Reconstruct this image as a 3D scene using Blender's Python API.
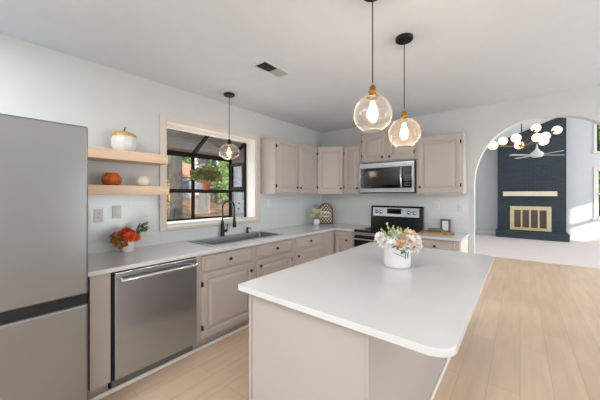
import bpy, bmesh, math, random
from mathutils import Vector, Matrix, Euler
for o in list(bpy.data.objects): bpy.data.objects.remove(o)
S = bpy.context.scene; COL = S.collection
rnd = random.Random(7)
PI = math.pi

# ------------------------------------------------------------ camera
YAW = math.atan2(220, 273); EYE = 1.43
cd = bpy.data.cameras.new('camera'); cam = bpy.data.objects.new('camera', cd); COL.objects.link(cam)
cam.location = (0, 0, EYE); cam.rotation_euler = (PI/2, 0, YAW)
cd.sensor_width = 36; cd.lens = 36*273/600; cd.shift_y = -5.3/600; cd.clip_end = 300; cd.clip_start = .02
S.camera = cam
# ------------------------------------------------------------ world, sun, garden window daylight, added fill lamps, exposure
S.view_settings.view_transform = 'Standard'; S.view_settings.look = 'None'
S.view_settings.gamma = 1; S.view_settings.use_curve_mapping = False
S.view_settings.exposure = -0.20
w = bpy.data.worlds.new('sky'); S.world = w; w.use_nodes = True
bg = w.node_tree.nodes['Background']; bg.inputs[0].default_value = (.86, .93, 1, 1); bg.inputs[1].default_value = 2.2
def area(name, loc, rot, sx, sy, power, col=(1, 1, 1), spread=PI):
    l = bpy.data.lights.new(name, 'AREA'); l.shape = 'RECTANGLE'; l.size = sx; l.size_y = sy
    l.energy = power; l.color = col; l.spread = spread
    o = bpy.data.objects.new(name, l); COL.objects.link(o); o.location = loc; o.rotation_euler = rot; return o
sl = bpy.data.lights.new('sun', 'SUN'); sl.energy = 4.2; sl.angle = .01; sl.color = (1, .95, .87)
so = bpy.data.objects.new('sun', sl); COL.objects.link(so)
SUN = Vector((-.68, .60, -.30)); so.rotation_euler = SUN.to_track_quat('-Z', 'Y').to_euler()
COOL = (.89, .95, 1)
TILT = math.radians(25)                       # upward tilt of the added wall fills, to brighten the ceiling
area('fill_near_wall', (-.6, -3.05, 1.25), (PI/2+TILT, 0, 0), 3.4, 2.1, 46, COOL)       # added fill on the solid near wall, no door there; faces +y
area('fill_near_wall_right', (2.3, -3.05, 1.5), (PI/2+TILT, 0, 0), 1.7, 1.5, 40, COOL)  # another added fill behind the camera; the wall has no window
area('fill_right_wall', (3.38, -1.6, 1.40), (PI/2+TILT*1.3, 0, PI/2), 2.6, 1.9, 66, COOL)   # added fill lamp on the windowless right wall; faces -x
area('fill_right_wall', (3.38, 2.9, 1.40), (PI/2+TILT, 0, PI/2), 1.7, 1.9, 95, COOL)  # added to lift the far ceiling and left wall; no window here
area('fill_overhead', (1.9, .3, 2.57), (0, 0, 0), 1.8, 3.0, 38, (.97, .99, 1))  # unseen lamp without a fixture, added for light from above
area('fill_overhead', (-1.75, -.95, 2.57), (0, 0, 0), 1.5, 1.5, 80, (.97, .99, 1))  # same kind of overhead fill, added to brighten the aisle floor
area('daylight_garden_window', (-3.43, 1.98, 1.55), (PI/2, 0, -PI/2), 1.15, .8, 10, COOL)   # faces +x
area('fill_living_wall', (5.40, 6.6, 2.0), (PI/2, 0, PI/2), 3.0, 3.0, 182, (.96, .98, 1))  # added fill for the living room, on solid wall beside its window
area('fill_living_wall', (5.40, 10.6, 2.0), (PI/2, 0, PI/2), 2.2, 3.0, 115, (.96, .98, 1))  # added fill nearer the far wall; no opening behind it

# ------------------------------------------------------------ materials
def srgb(r, g, b):
    f = lambda c: (c/255/12.92) if c/255 <= .04045 else ((c/255+.055)/1.055)**2.4
    return (f(r), f(g), f(b), 1)
MATS = {}
def mat(name, rgb, rough=.5, metal=0, var=.04, vscale=8, bump=0, bscale=60, spec=.5, emit=None, estr=0, stretch=None, trans=0, coat=0):
    if name in MATS: return MATS[name]
    m = bpy.data.materials.new(name); m.use_nodes = True; nt = m.node_tree; N = nt.nodes; L = nt.links
    b = N['Principled BSDF']; c = srgb(*rgb)
    b.inputs['Roughness'].default_value = rough; b.inputs['Metallic'].default_value = metal
    b.inputs['Specular IOR Level'].default_value = spec
    if coat: b.inputs['Coat Weight'].default_value = coat; b.inputs['Coat Roughness'].default_value = .08
    tc = N.new('ShaderNodeTexCoord'); mp = N.new('ShaderNodeMapping'); L.new(tc.outputs['Object'], mp.inputs[0])
    if stretch: mp.inputs['Scale'].default_value = stretch
    nz = N.new('ShaderNodeTexNoise'); nz.inputs['Scale'].default_value = vscale; nz.inputs['Detail'].default_value = 4
    L.new(mp.outputs[0], nz.inputs['Vector'])
    rp = N.new('ShaderNodeValToRGB'); rp.color_ramp.elements[0].position = .3; rp.color_ramp.elements[1].position = .7
    rp.color_ramp.elements[0].color = tuple(max(0, x*(1-var*2)) for x in c[:3])+(1,)
    rp.color_ramp.elements[1].color = tuple(min(1, x*(1+var)) for x in c[:3])+(1,)
    L.new(nz.outputs[0], rp.inputs[0]); L.new(rp.outputs[0], b.inputs['Base Color'])
    if bump:
        n2 = N.new('ShaderNodeTexNoise'); n2.inputs['Scale'].default_value = bscale; L.new(mp.outputs[0], n2.inputs['Vector'])
        bp = N.new('ShaderNodeBump'); bp.inputs['Strength'].default_value = bump; bp.inputs['Distance'].default_value = .004
        L.new(n2.outputs[0], bp.inputs['Height']); L.new(bp.outputs[0], b.inputs['Normal'])
    if emit: b.inputs['Emission Color'].default_value = srgb(*emit); b.inputs['Emission Strength'].default_value = estr
    if trans: b.inputs['Transmission Weight'].default_value = trans
    MATS[name] = m; return m
def brickmat(name, c1, c2, cm, bw, bh, mortar, axes='yz', rough=.4, bump=.3, offset=.5, smooth=.1, stretchgrain=None, grain=0, shift=(0, 0)):
    m = bpy.data.materials.new(name); m.use_nodes = True; nt = m.node_tree; N = nt.nodes; L = nt.links
    b = N['Principled BSDF']; b.inputs['Roughness'].default_value = rough
    g = N.new('ShaderNodeNewGeometry'); sp = N.new('ShaderNodeSeparateXYZ'); cb = N.new('ShaderNodeCombineXYZ')
    L.new(g.outputs['Position'], sp.inputs[0])
    for i, a in enumerate(axes): L.new(sp.outputs['xyz'.index(a)], cb.inputs[i])
    mp = N.new('ShaderNodeMapping'); mp.inputs['Location'].default_value = (shift[0], shift[1], 0); L.new(cb.outputs[0], mp.inputs[0])
    br = N.new('ShaderNodeTexBrick'); L.new(mp.outputs[0], br.inputs[0]); br.offset = offset
    br.inputs['Scale'].default_value = 1; br.inputs['Brick Width'].default_value = bw; br.inputs['Row Height'].default_value = bh
    br.inputs['Mortar Size'].default_value = mortar; br.inputs['Mortar Smooth'].default_value = smooth
    br.inputs['Color1'].default_value = srgb(*c1); br.inputs['Color2'].default_value = srgb(*c2); br.inputs['Mortar'].default_value = srgb(*cm)
    out = br.outputs['Color']
    if grain:
        m2 = N.new('ShaderNodeMapping'); m2.inputs['Scale'].default_value = stretchgrain or (1, 1, 1); L.new(cb.outputs[0], m2.inputs[0])
        nz = N.new('ShaderNodeTexNoise'); nz.inputs['Scale'].default_value = 1; nz.inputs['Detail'].default_value = 6; L.new(m2.outputs[0], nz.inputs[0])
        rp = N.new('ShaderNodeValToRGB'); rp.color_ramp.elements[0].position = .3; rp.color_ramp.elements[1].position = .7
        rp.color_ramp.elements[0].color = (1-grain, 1-grain, 1-grain*1.1, 1); rp.color_ramp.elements[1].color = (1, 1, 1, 1)
        mx = N.new('ShaderNodeMix'); mx.data_type = 'RGBA'; mx.blend_type = 'MULTIPLY'; mx.inputs[0].default_value = 1
        L.new(nz.outputs[0], rp.inputs[0]); L.new(out, mx.inputs[6]); L.new(rp.outputs[0], mx.inputs[7]); out = mx.outputs[2]
    L.new(out, b.inputs['Base Color'])
    if bump:
        bp = N.new('ShaderNodeBump'); bp.inputs['Strength'].default_value = bump; bp.inputs['Distance'].default_value = .006; bp.invert = True
        L.new(br.outputs['Fac'], bp.inputs['Height']); L.new(bp.outputs[0], b.inputs['Normal'])
    return m
def glassmat(name, tint=(1, 1, 1), gl=.12, rough=.0, haze=0):
    m = bpy.data.materials.new(name); m.use_nodes = True; nt = m.node_tree; N = nt.nodes; L = nt.links
    N.remove(N['Principled BSDF']); t = N.new('ShaderNodeBsdfTransparent'); t.inputs[0].default_value = tint+(1,)
    g = N.new('ShaderNodeBsdfGlossy'); g.inputs['Roughness'].default_value = rough
    lw = N.new('ShaderNodeLayerWeight'); lw.inputs[0].default_value = .5
    mr = N.new('ShaderNodeMapRange'); mr.inputs[3].default_value = gl*.3; mr.inputs[4].default_value = gl*2.2
    pw = N.new('ShaderNodeMath'); pw.operation = 'POWER'; pw.inputs[1].default_value = 3; L.new(lw.outputs['Facing'], pw.inputs[0]); L.new(pw.outputs[0], mr.inputs[0])
    mx = N.new('ShaderNodeMixShader'); L.new(mr.outputs[0], mx.inputs[0]); L.new(t.outputs[0], mx.inputs[1]); L.new(g.outputs[0], mx.inputs[2])
    if haze:
        tl = N.new('ShaderNodeBsdfTranslucent'); tl.inputs[0].default_value = (1, .93, .86, 1); m2 = N.new('ShaderNodeMixShader'); m2.inputs[0].default_value = haze
        L.new(g.outputs[0], m2.inputs[1]); L.new(tl.outputs[0], m2.inputs[2]); L.new(m2.outputs[0], mx.inputs[2])
    L.new(mx.outputs[0], N['Material Output'].inputs[0]); return m
WALL = mat('wall_paint', (207, 209, 208), .75, var=.01, bump=.05, bscale=200)
CEIL = mat('ceiling_paint', (218, 224, 230), .85, var=.01, bump=.12, bscale=120)
LWALL = mat('living_wall_paint', (214, 217, 220), .8, var=.01)
CASING = mat('window_casing_paint', (216, 205, 196), .45, var=.01)
REVEAL = mat('cream_gloss_trim', (238, 234, 227), .4, var=.01)
CAB = mat('greige_cabinet_paint', (191, 180, 173), .42, var=.015, vscale=3)
CABI = mat('island_panel_paint', (182, 174, 170), .45, var=.01, vscale=2)
QUARTZ = mat('white_quartz', (214, 215, 216), .16, var=.012, vscale=5, spec=.5)
BLACK = mat('black_metal', (22, 20, 20), .38, metal=.3, var=.05)
BRONZE = mat('dark_bronze_frame', (30, 22, 19), .7, spec=.25)
BGLOSS = mat('black_glass', (10, 10, 11), .06, spec=.7)
BENAM = mat('black_enamel', (14, 14, 15), .22)
DWST = mat('dishwasher_steel', (178, 187, 198), .30, metal=1, var=.02, vscale=3, stretch=(1, 1, 60))
STEEL = mat('brushed_steel', (172, 175, 179), .30, metal=1, var=.02, vscale=3, stretch=(1, 1, 60))
STEELD = mat('fridge_steel', (140, 140, 140), .30, metal=.8, var=.01, vscale=2, stretch=(1, 1, .3), bump=.02, bscale=3)
SINKST = mat('sink_steel', (150, 151, 153), .36, metal=.8, var=.05)
CHROME = mat('chrome', (215, 215, 215), .15, metal=1)
BRASS = mat('aged_brass', (176, 132, 58), .3, metal=1)
FBRASS = mat('fireplace_brass', (222, 208, 166), .4, metal=.2)
OAK = mat('pale_oak', (228, 197, 168), .5, var=.06, vscale=3, stretch=(12, 1, 12))
WHITEC = mat('white_ceramic', (228, 226, 223), .2, var=.01)
WHITEP = mat('white_plastic', (222, 223, 222), .4, var=.01)
CREAM = mat('cream_mantel_paint', (236, 228, 205), .5, var=.02)
DARK = mat('dark_recess', (26, 26, 28), .7)
GREEN = mat('leaf_green', (92, 122, 52), .55, var=.25, vscale=30)
OLIVE = mat('olive_leaf', (128, 132, 58), .55, var=.25, vscale=30)
DGREEN = mat('deep_leaf_green', (122, 130, 66), .5, var=.4, vscale=12)
GLASS = glassmat('window_glass', (.97, .99, .98), .08)
GLOBE = glassmat('globe_glass_clear', (.985, .975, .96), .26, .12, .20)
AMBER = glassmat('globe_glass_amber', (.97, .89, .84), .28, .12, .26)
FLOOR = brickmat('oak_laminate', (221, 194, 168), (212, 185, 159), (188, 162, 138), 1.25, .19, .0018, axes='yx', rough=.38, bump=.05, grain=.13, stretchgrain=(1.6, 16, 1), offset=.37)
TILE = brickmat('white_tile_left', (214, 217, 218), (212, 215, 216), (205, 208, 209), .30, .10, .003, axes='yz', rough=.14, bump=.10, shift=(.05, -.914))
TILEB = brickmat('white_tile_back', (214, 217, 218), (212, 215, 216), (206, 209, 210), .30, .10, .003, axes='xz', rough=.14, bump=.06, shift=(.05, -.914))
FBRICK = brickmat('teal_painted_brick', (52, 68, 76), (44, 58, 66), (34, 47, 54), .215, .075, .009, axes='xz', rough=.6, bump=.9)
SIDING = brickmat('outdoor_siding', (198, 202, 206), (192, 197, 202), (150, 154, 158), 6, .16, .006, axes='xz', rough=.6)
SOFFIT = brickmat('soffit_boards', (226, 230, 230), (218, 222, 222), (165, 165, 160), 3.5, .14, .008, axes='xy', rough=.8, grain=.14, stretchgrain=(3, 9, 1))

def brush(m, amount, rough):
    nt = m.node_tree; N = nt.nodes; L = nt.links; b = N['Principled BSDF']; g = N.new('ShaderNodeNewGeometry'); v = N.new('ShaderNodeVectorMath'); v.operation = 'CROSS_PRODUCT'
    v.inputs[1].default_value = (0, 0, 1); L.new(g.outputs['Normal'], v.inputs[0]); L.new(v.outputs[0], b.inputs['Tangent'])
    b.inputs['Anisotropic'].default_value = amount; b.inputs['Anisotropic Rotation'].default_value = 0; b.inputs['Roughness'].default_value = rough
brush(STEEL, 1.0, .24); brush(DWST, 1.0, .24)
# ------------------------------------------------------------ geometry helpers
ORG = {}
class MB:
    def __init__(s): s.v = []; s.f = []; s.sm = []
    def add(s, V, F, smooth=False):
        n = len(s.v); s.v += [Vector(p) for p in V]; s.f += [tuple(i+n for i in f) for f in F]; s.sm += [smooth]*len(F); return s
    def box(s, a, b, bev=0, seg=2):
        x0, x1 = sorted((a[0], b[0])); y0, y1 = sorted((a[1], b[1])); z0, z1 = sorted((a[2], b[2]))
        V = [(x0,y0,z0),(x1,y0,z0),(x1,y1,z0),(x0,y1,z0),(x0,y0,z1),(x1,y0,z1),(x1,y1,z1),(x0,y1,z1)]
        F = [(0,3,2,1),(4,5,6,7),(0,1,5,4),(1,2,6,5),(2,3,7,6),(3,0,4,7)]
        if not bev: return s.add(V, F)
        bm = bmesh.new(); vs = [bm.verts.new(p) for p in V]
        for f in F: bm.faces.new([vs[i] for i in f])
        bmesh.ops.bevel(bm, geom=list(bm.edges), offset=min(bev, (x1-x0)*.49, (y1-y0)*.49, (z1-z0)*.49), segments=seg, profile=.5, affect='EDGES')
        return s.bm(bm)
    def bm(s, bm, smooth=False):
        bm.verts.index_update(); V = [v.co.copy() for v in bm.verts]; F = [[v.index for v in f.verts] for f in bm.faces]; bm.free()
        return s.add(V, F, smooth)
    def prism(s, poly, z0, z1, bev=0):          # poly xy, counter-clockwise
        n = len(poly); V = [(p[0], p[1], z0) for p in poly]+[(p[0], p[1], z1) for p in poly]
        F = [tuple(range(n))[::-1], tuple(range(n, 2*n))]+[(i, (i+1) % n, n+(i+1) % n, n+i) for i in range(n)]
        if not bev: return s.add(V, F)
        bm = bmesh.new(); vs = [bm.verts.new(p) for p in V]
        for f in F: bm.faces.new([vs[i] for i in f])
        ed = [e for e in bm.edges if abs(e.verts[0].co.z-e.verts[1].co.z) < 1e-6]
        bmesh.ops.bevel(bm, geom=ed, offset=bev, segments=2, profile=.5, affect='EDGES'); return s.bm(bm)
    def extr(s, pts, O, U, W, N, d):            # 2D polygon (u,w) in plane, extruded by d along N
        O, U, W, N = map(Vector, (O, U, W, N)); n = len(pts)
        V = [O+U*p[0]+W*p[1] for p in pts]; V += [v+N*d for v in V]
        return s.add(V, [tuple(range(n))[::-1], tuple(range(n, 2*n))]+[(i, (i+1) % n, n+(i+1) % n, n+i) for i in range(n)])
    def lathe(s, prof, c=(0, 0, 0), seg=24, ax=None, rib=0, nrib=8):  # prof [(r,h)]
        c = Vector(c); Q = Vector(ax).to_track_quat('Z', 'Y') if ax else None; V = []; F = []
        for r, h in prof:
            for k in range(seg):
                a = 2*PI*k/seg; rr = r*(1-rib*(.5+.5*math.cos(a*nrib))**2)
                p = Vector((rr*math.cos(a), rr*math.sin(a), h)); V.append(c+(Q @ p if Q else p))
        for i in range(len(prof)-1):
            for k in range(seg):
                k2 = (k+1) % seg; F.append((i*seg+k, i*seg+k2, (i+1)*seg+k2, (i+1)*seg+k))
        s.add(V, F, True)
        if prof[0][0] > 1e-5: s.add(V[:seg], [tuple(range(seg))[::-1]])
        if prof[-1][0] > 1e-5: s.add(V[-seg:], [tuple(range(seg))])
        return s
    def sph(s, c, r, seg=16, rings=10, sc=(1, 1, 1)):
        V = []; F = []; c = Vector(c)
        for i in range(rings+1):
            t = PI*i/rings
            for k in range(seg):
                a = 2*PI*k/seg; V.append(c+Vector((r*sc[0]*math.sin(t)*math.cos(a), r*sc[1]*math.sin(t)*math.sin(a), -r*sc[2]*math.cos(t))))
        for i in range(rings):
            for k in range(seg):
                k2 = (k+1) % seg; F.append((i*seg+k, i*seg+k2, (i+1)*seg+k2, (i+1)*seg+k))
        return s.add(V, F, True)
    def tube(s, pts, r, seg=10, r1=None):
        pts = [Vector(p) for p in pts]; n = len(pts); V = []; F = []; up = None
        for i, p in enumerate(pts):
            t = (pts[min(i+1, n-1)]-pts[max(i-1, 0)]).normalized()
            if up is None: up = t.orthogonal().normalized()
            up = (up-t*up.dot(t)).normalized(); b = t.cross(up)
            rr = r if r1 is None else r+(r1-r)*i/(n-1)
            for k in range(seg):
                a = 2*PI*k/seg; V.append(p+(up*math.cos(a)+b*math.sin(a))*rr)
        for i in range(n-1):
            for k in range(seg):
                k2 = (k+1) % seg; F.append((i*seg+k, i*seg+k2, (i+1)*seg+k2, (i+1)*seg+k))
        s.add(V, F, True); s.add(V[:seg], [tuple(range(seg))[::-1]]); return s.add(V[-seg:], [tuple(range(seg))])
    def rings(s, O, U, W, N, w, h, prof):        # stepped panel: prof [(inset, out)]
        O, U, W, N = map(Vector, (O, U, W, N)); V = []
        for ins, n in prof:
            for (a, b) in ((ins, ins), (w-ins, ins), (w-ins, h-ins), (ins, h-ins)): V.append(O+U*a+W*b+N*n)
        F = [(3, 2, 1, 0)]
        for i in range(len(prof)-1):
            for k in range(4): F.append((4*i+k, 4*i+(k+1) % 4, 4*i+4+(k+1) % 4, 4*i+4+k))
        m = 4*(len(prof)-1); F.append((m, m+1, m+2, m+3)); return s.add(V, F)
    def leaf(s, p, d, n, L, Wd, fold=.15, notch=0):
        p = Vector(p); d = Vector(d).normalized(); n = Vector(n); sd = d.cross(n)
        if sd.length < 1e-3: sd = d.orthogonal()
        sd.normalize(); nn = sd.cross(d).normalized()
        V = [p, p+d*L*.35+sd*Wd*.5+nn*L*fold*.5, p+d*L*.7+sd*Wd*.38+nn*L*fold*.3, p+d*L-nn*L*fold*.4, p+d*L*.7-sd*Wd*.38+nn*L*fold*.3, p+d*L*.35-sd*Wd*.5+nn*L*fold*.5, p+d*L*.5]
        return s.add(V, [(0, 1, 6), (1, 2, 6), (2, 3, 6), (3, 4, 6), (4, 5, 6), (5, 0, 6)], True)
    def build(s, name, m, parent=None, solid=0):
        me = bpy.data.meshes.new(name)
        xs = [v.x for v in s.v]; ys = [v.y for v in s.v]; zs = [v.z for v in s.v]
        org = Vector(((min(xs)+max(xs))/2, (min(ys)+max(ys))/2, min(zs)))
        me.from_pydata([tuple(v-org) for v in s.v], [], s.f); me.validate()
        bm = bmesh.new(); bm.from_mesh(me); bmesh.ops.recalc_face_normals(bm, faces=bm.faces) if not getattr(s, 'raw', 0) else None; bm.to_mesh(me); bm.free()
        if len(me.polygons) == len(s.sm): me.polygons.foreach_set('use_smooth', s.sm)
        me.materials.append(m); o = bpy.data.objects.new(name, me); COL.objects.link(o)
        po = Vector((0, 0, 0))
        if parent: o.parent = parent; po = ORG[parent.name]
        o.location = org-po; ORG[o.name] = org; return o
def tag(o, label=None, cat=None, group=None, kind=None):
    if label: o['label'] = label
    if cat: o['category'] = cat
    if group: o['group'] = group
    if kind: o['kind'] = kind
    return o
def thing(name, loc, label, cat, group=None):
    o = bpy.data.objects.new(name, None); COL.objects.link(o); o.location = loc; o.empty_display_size = .1
    ORG[o.name] = Vector(loc); return tag(o, label, cat, group)
def struct(name, mb, m, parent=None):
    o = mb.build(name, m, parent)
    if not parent: o['kind'] = 'structure'
    return o
def kids(o): return [c for c in bpy.data.objects if c.parent == o]
def dup(o, loc=None, parent=None):
    c = o.copy(); COL.objects.link(c)
    if parent: c.parent = parent
    if loc: c.location = loc
    for k in kids(o): dup(k, None, c)
    return c
def grid_wall(mb, x0, x1, z0, z1, holes, f):     # f(x0,x1,z0,z1) adds a block; holes [(x0,x1,z0,z1)]
    xs = sorted({x0, x1, *[h[0] for h in holes], *[h[1] for h in holes]}); xs = [x for x in xs if x0 <= x <= x1]
    for a, b in zip(xs, xs[1:]):
        hs = sorted([(h[2], h[3]) for h in holes if h[0] <= a+1e-6 and h[1] >= b-1e-6]); z = z0
        for (p, q) in hs:
            if p > z: f(a, b, z, p)
            z = q
        if z < z1: f(a, b, z, z1)

# ------------------------------------------------------------ room numbers
WX = -2.92; BY = 4.27; CZ = 2.595; RX = 3.5; NY = -3.2
FARY = 12.0; LX = -1.24; VX = 3.0; RRX = 5.5
def vault(x): return 3.24+.39*(x+.625) if x < VX else 3.24+.39*(VX+.625)-.39*(x-VX)
# floors
b = MB().box((WX-.1, NY-.1, -.1), (RX+.1, BY+.12, 0)); b.box((LX-.1, BY+.12, -.1), (RRX+.1, 7.7, 0)); b.box((RX+.1, BY, -.1), (RRX+.1, BY+.12, 0))
struct('floor', b, FLOOR)
CARPET = mat('pale_carpet', (230, 220, 216), .95, var=.04, vscale=40, bump=.4, bscale=400)
struct('floor', MB().box((LX-.1, 7.7, -.1), (RRX+.1, FARY+.1, .008)), CARPET)
# ceilings
struct('ceiling', MB().box((WX-.1, NY-.1, CZ), (RX+.1, BY, CZ+.12)), CEIL)
def slope(xa, xb): return MB().extr([(xa, vault(xa)), (xb, vault(xb)), (xb, vault(xb)+.1), (xa, vault(xa)+.1)], (0, BY+.12, 0), (1, 0, 0), (0, 0, 1), (0, 1, 0), FARY-BY-.02)
struct('ceiling', slope(LX-.1, VX), CEIL); struct('ceiling', slope(VX, RRX+.1), CEIL)
# window wall (left)
OY0, OY1, OZ0, OZ1 = 1.36, 2.608, 1.10, 2.215
b = MB(); grid_wall(b, NY, BY, 0, CZ, [(OY0, OY1, OZ0, OZ1)], lambda p, q, r, s_: b.box((WX-.16, p, r), (WX, q, s_)))
struct('wall_left', b, WALL)
# back wall with the arch
ACX, AA, AB, AZ, AN = .225, .700, .845, 1.495, 2.3
b = MB(); YB = BY+.12; TOP = 5.0
b.box((WX-.1, BY, 0), (ACX-AA, YB, TOP)); b.box((ACX+AA, BY, 0), (RRX+.1, YB, TOP))
NA = 48; av = []
for i in range(NA+1):
    t = PI-PI*i/NA; cx, sx = math.cos(t), math.sin(t)
    av.append((ACX+AA*math.copysign(abs(cx)**(2/AN), cx), AZ+AB*abs(sx)**(2/AN)))
for (xa, za), (xb, zb) in zip(av, av[1:]):
    if xb-xa < 1e-6: continue
    b.add([(xa,BY,za),(xb,BY,zb),(xb,BY,TOP),(xa,BY,TOP),(xa,YB,za),(xb,YB,zb),(xb,YB,TOP),(xa,YB,TOP)], [(0,1,2,3),(5,4,7,6),(4,5,1,0),(3,2,6,7)])
struct('wall_back', b, WALL)
# walls behind the camera and on the right
struct('wall_near', MB().box((WX-.1, NY-.12, 0), (RX+.1, NY, CZ)), WALL)
struct('wall_right', MB().box((RX, NY, 0), (RX+.12, BY, CZ)), WALL)
# living room walls
struct('wall_living_left', MB().box((LX-.12, YB, 0), (LX, FARY, vault(LX))), LWALL)
FW = [(1.80, 2.72, .74, 2.18), (1.80, 2.72, 2.74, 4.0)]
b = MB()
def far_block(p, q, r, s_):
    if s_ > 4.05: b.extr([(p, r), (q, r), (q, vault(q)), (p, vault(p))], (0, FARY, 0), (1, 0, 0), (0, 0, 1), (0, 1, 0), .12)
    else: b.box((p, FARY, r), (q, FARY+.12, s_))
grid_wall(b, LX, VX, 0, 9, [FW[0], FW[1]], far_block); b.extr([(VX, 0), (RRX, 0), (RRX, vault(RRX)), (VX, vault(VX))], (0, FARY, 0), (1, 0, 0), (0, 0, 1), (0, 1, 0), .12)
struct('wall_living_far', b, LWALL)
SW = (8.10, 9.15, 1.70, 2.95)
b = MB(); grid_wall(b, YB, FARY, 0, vault(RRX)-.03, [SW], lambda p, q, r, s_: b.box((RRX, p, r), (RRX+.12, q, s_)))
struct('wall_living_right', b, LWALL)
# tiles
b = MB(); b.box((WX, .50, .90), (WX+.008, OY0-.09, 1.44)); b.box((WX, OY0-.09, .90), (WX+.008, OY1+.09, OZ0-.06)); b.box((WX, OY1+.09, .90), (WX+.008, BY, 1.46))
struct('trim_tile_left', b, TILE)
struct('trim_tile_back', MB().box((WX+.008, BY-.008, .90), (-.53, BY, 1.46)), TILEB)
# baseboard in the living room
struct('baseboard_far', MB().box((1.16, FARY-.015, .008), (RRX, FARY, .11), .004).box((LX, FARY-.015, .008), (-.65, FARY, .11), .004), REVEAL)

# ------------------------------------------------------------ kitchen garden window
def frame_yz(mb, x0, x1, y0, y1, z0, z1, w_):
    mb.box((x0, y0, z0), (x1, y0+w_, z1), .003); mb.box((x0, y1-w_, z0), (x1, y1, z1), .003)
    mb.box((x0, y0+w_, z0), (x1, y1-w_, z0+w_), .003); mb.box((x0, y0+w_, z1-w_), (x1, y1-w_, z1), .003)
b = MB(); frame_yz(b, WX, WX+.022, OY0-.07, OY1+.075, OZ0-.05, OZ1+.062, .07)
win = struct('window_1', b, CASING)
XR = -3.10; XG = -3.47; ZF = 1.985; ZT = 2.205
b = MB(); b.box((XR, OY0-.001, OZ0-.02), (WX+.03, OY1+.001, OZ0+.004)); b.box((XR, OY0-.02, OZ1-.004), (WX+.001, OY1+.02, OZ1+.02))
b.box((XR, OY1-.004, OZ0-.02), (WX+.001, OY1+.02, OZ1+.02)); b.box((XR, OY0-.02, OZ0-.02), (WX+.001, OY0+.004, OZ1+.02))
b.box((XG, OY0, OZ0-.03), (XR, OY1, OZ0-.004)); b.box((XR, OY0, 2.178), (XR+.02, OY1, OZ1))
struct('window_sill', b, REVEAL, win)
b = MB(); MY = 1.977; T = .036
b.box((XG-.02, OY0-.02, ZF-.05), (XG+.03, OY1, ZF+.01), .003)                # eave rail
b.box((XG-.02, OY0-.02, OZ0-.02), (XG+.03, OY1, OZ0+.015), .003)             # bottom rail
b.box((XG-.01, OY0-.02, 1.455), (XG+.03, OY1, 1.505), .003)                  # shelf rail
for y in (OY0, MY-.015, OY1-.03): b.box((XG-.015, y, OZ0), (XG+.02, y+T, ZF-.02), .003)
for y in (OY0, MY-.015, OY1-.03):                                            # rafters
    b.extr([(XG, ZF-.03), (XR, ZT-.03), (XR, ZT+.005), (XG, ZF+.01)], (0, y, 0), (1, 0, 0), (0, 0, 1), (0, 1, 0), T)
b.box((XR-.02, OY0, ZT-.012), (XR-.002, OY1, ZT+.01))
b.box((XG, OY1-.03, 1.470), (XR, OY1, 1.505), .003); b.box((XR-.03, OY1-.03, OZ0), (XR, OY1, ZT), .003)
b.box((XG, OY0, 1.470), (XR, OY0+.03, 1.505), .003)
def frame_xz(mb, y0, y1, x0, x1, z0, z1, w_):
    mb.box((x0, y0, z0), (x0+w_, y1, z1), .003); mb.box((x1-w_, y0, z0), (x1, y1, z1), .003)
    mb.box((x0+w_, y0, z0), (x1-w_, y1, z0+w_), .003); mb.box((x0+w_, y0, z1-w_), (x1-w_, y1, z1), .003)
frame_xz(b, OY1-.04, OY1-.005, XG+.02, XR-.02, 1.50, 1.90, .045)
for k in range(4): b.box((XG+.07+k*.075, OY0+.02, 1.484), (XG+.085+k*.075, OY1-.03, 1.494))
struct('window_frame', b, BRONZE, win)
b = MB()
b.box((XG, OY0+.02, OZ0), (XG+.004, OY1-.02, ZF-.03)); b.box((XG+.02, OY1-.018, OZ0), (XR, OY1-.014, 1.47)); b.box((XG+.05, OY1-.018, 1.53), (XR-.05, OY1-.014, 1.87))
b.add([(XG, OY0, ZF), (XG, OY1, ZF), (XR, OY1, ZT), (XR, OY0, ZT)], [(0, 1, 2, 3)])
struct('window_glass', b, GLASS, win)

# far living room windows
for i, (a, c, p, q) in enumerate(FW):
    b = MB(); t = .065
    b.box((a-t, FARY-.025, p-t), (a, FARY, q+t)); b.box((c, FARY-.025, p-t), (c+t, FARY, q+t)); b.box((a, FARY-.025, q), (c, FARY, q+t)); b.box((a-t-.03, FARY-.05, p-t), (c+t+.03, FARY, p-.02))
    wi = struct('window_%d' % (i+2), b, REVEAL)
    b = MB(); b.box((a, FARY+.03, p), (a+.04, FARY+.07, q)); b.box((c-.04, FARY+.03, p), (c, FARY+.07, q)); b.box((a, FARY+.03, p), (c, FARY+.07, p+.04)); b.box((a, FARY+.03, q-.04), (c, FARY+.07, q)); b.box((a, FARY+.03, (p+q)/2-.02), (c, FARY+.07, (p+q)/2+.02))
    b.box(((a+c)/2-.01, FARY+.04, p), ((a+c)/2+.01, FARY+.06, q))
    struct('window_frame', b, BRONZE if i else REVEAL, wi); struct('window_glass', MB().box((a, FARY+.048, p), (c, FARY+.052, q)), GLASS, wi)
# right wall window that lets the sun in
b = MB(); y0, y1, z0, z1 = SW
for (p, q, r, s_) in ((y0, y0+.05, z0, z1), (y1-.05, y1, z0, z1), (y0, y1, z0, z0+.05), (y0, y1, z1-.05, z1), (y0, y1, 2.29, 2.38)): b.box((RRX+.02, p, r), (RRX+.08, q, s_))
struct('window_4', b, REVEAL)

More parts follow.
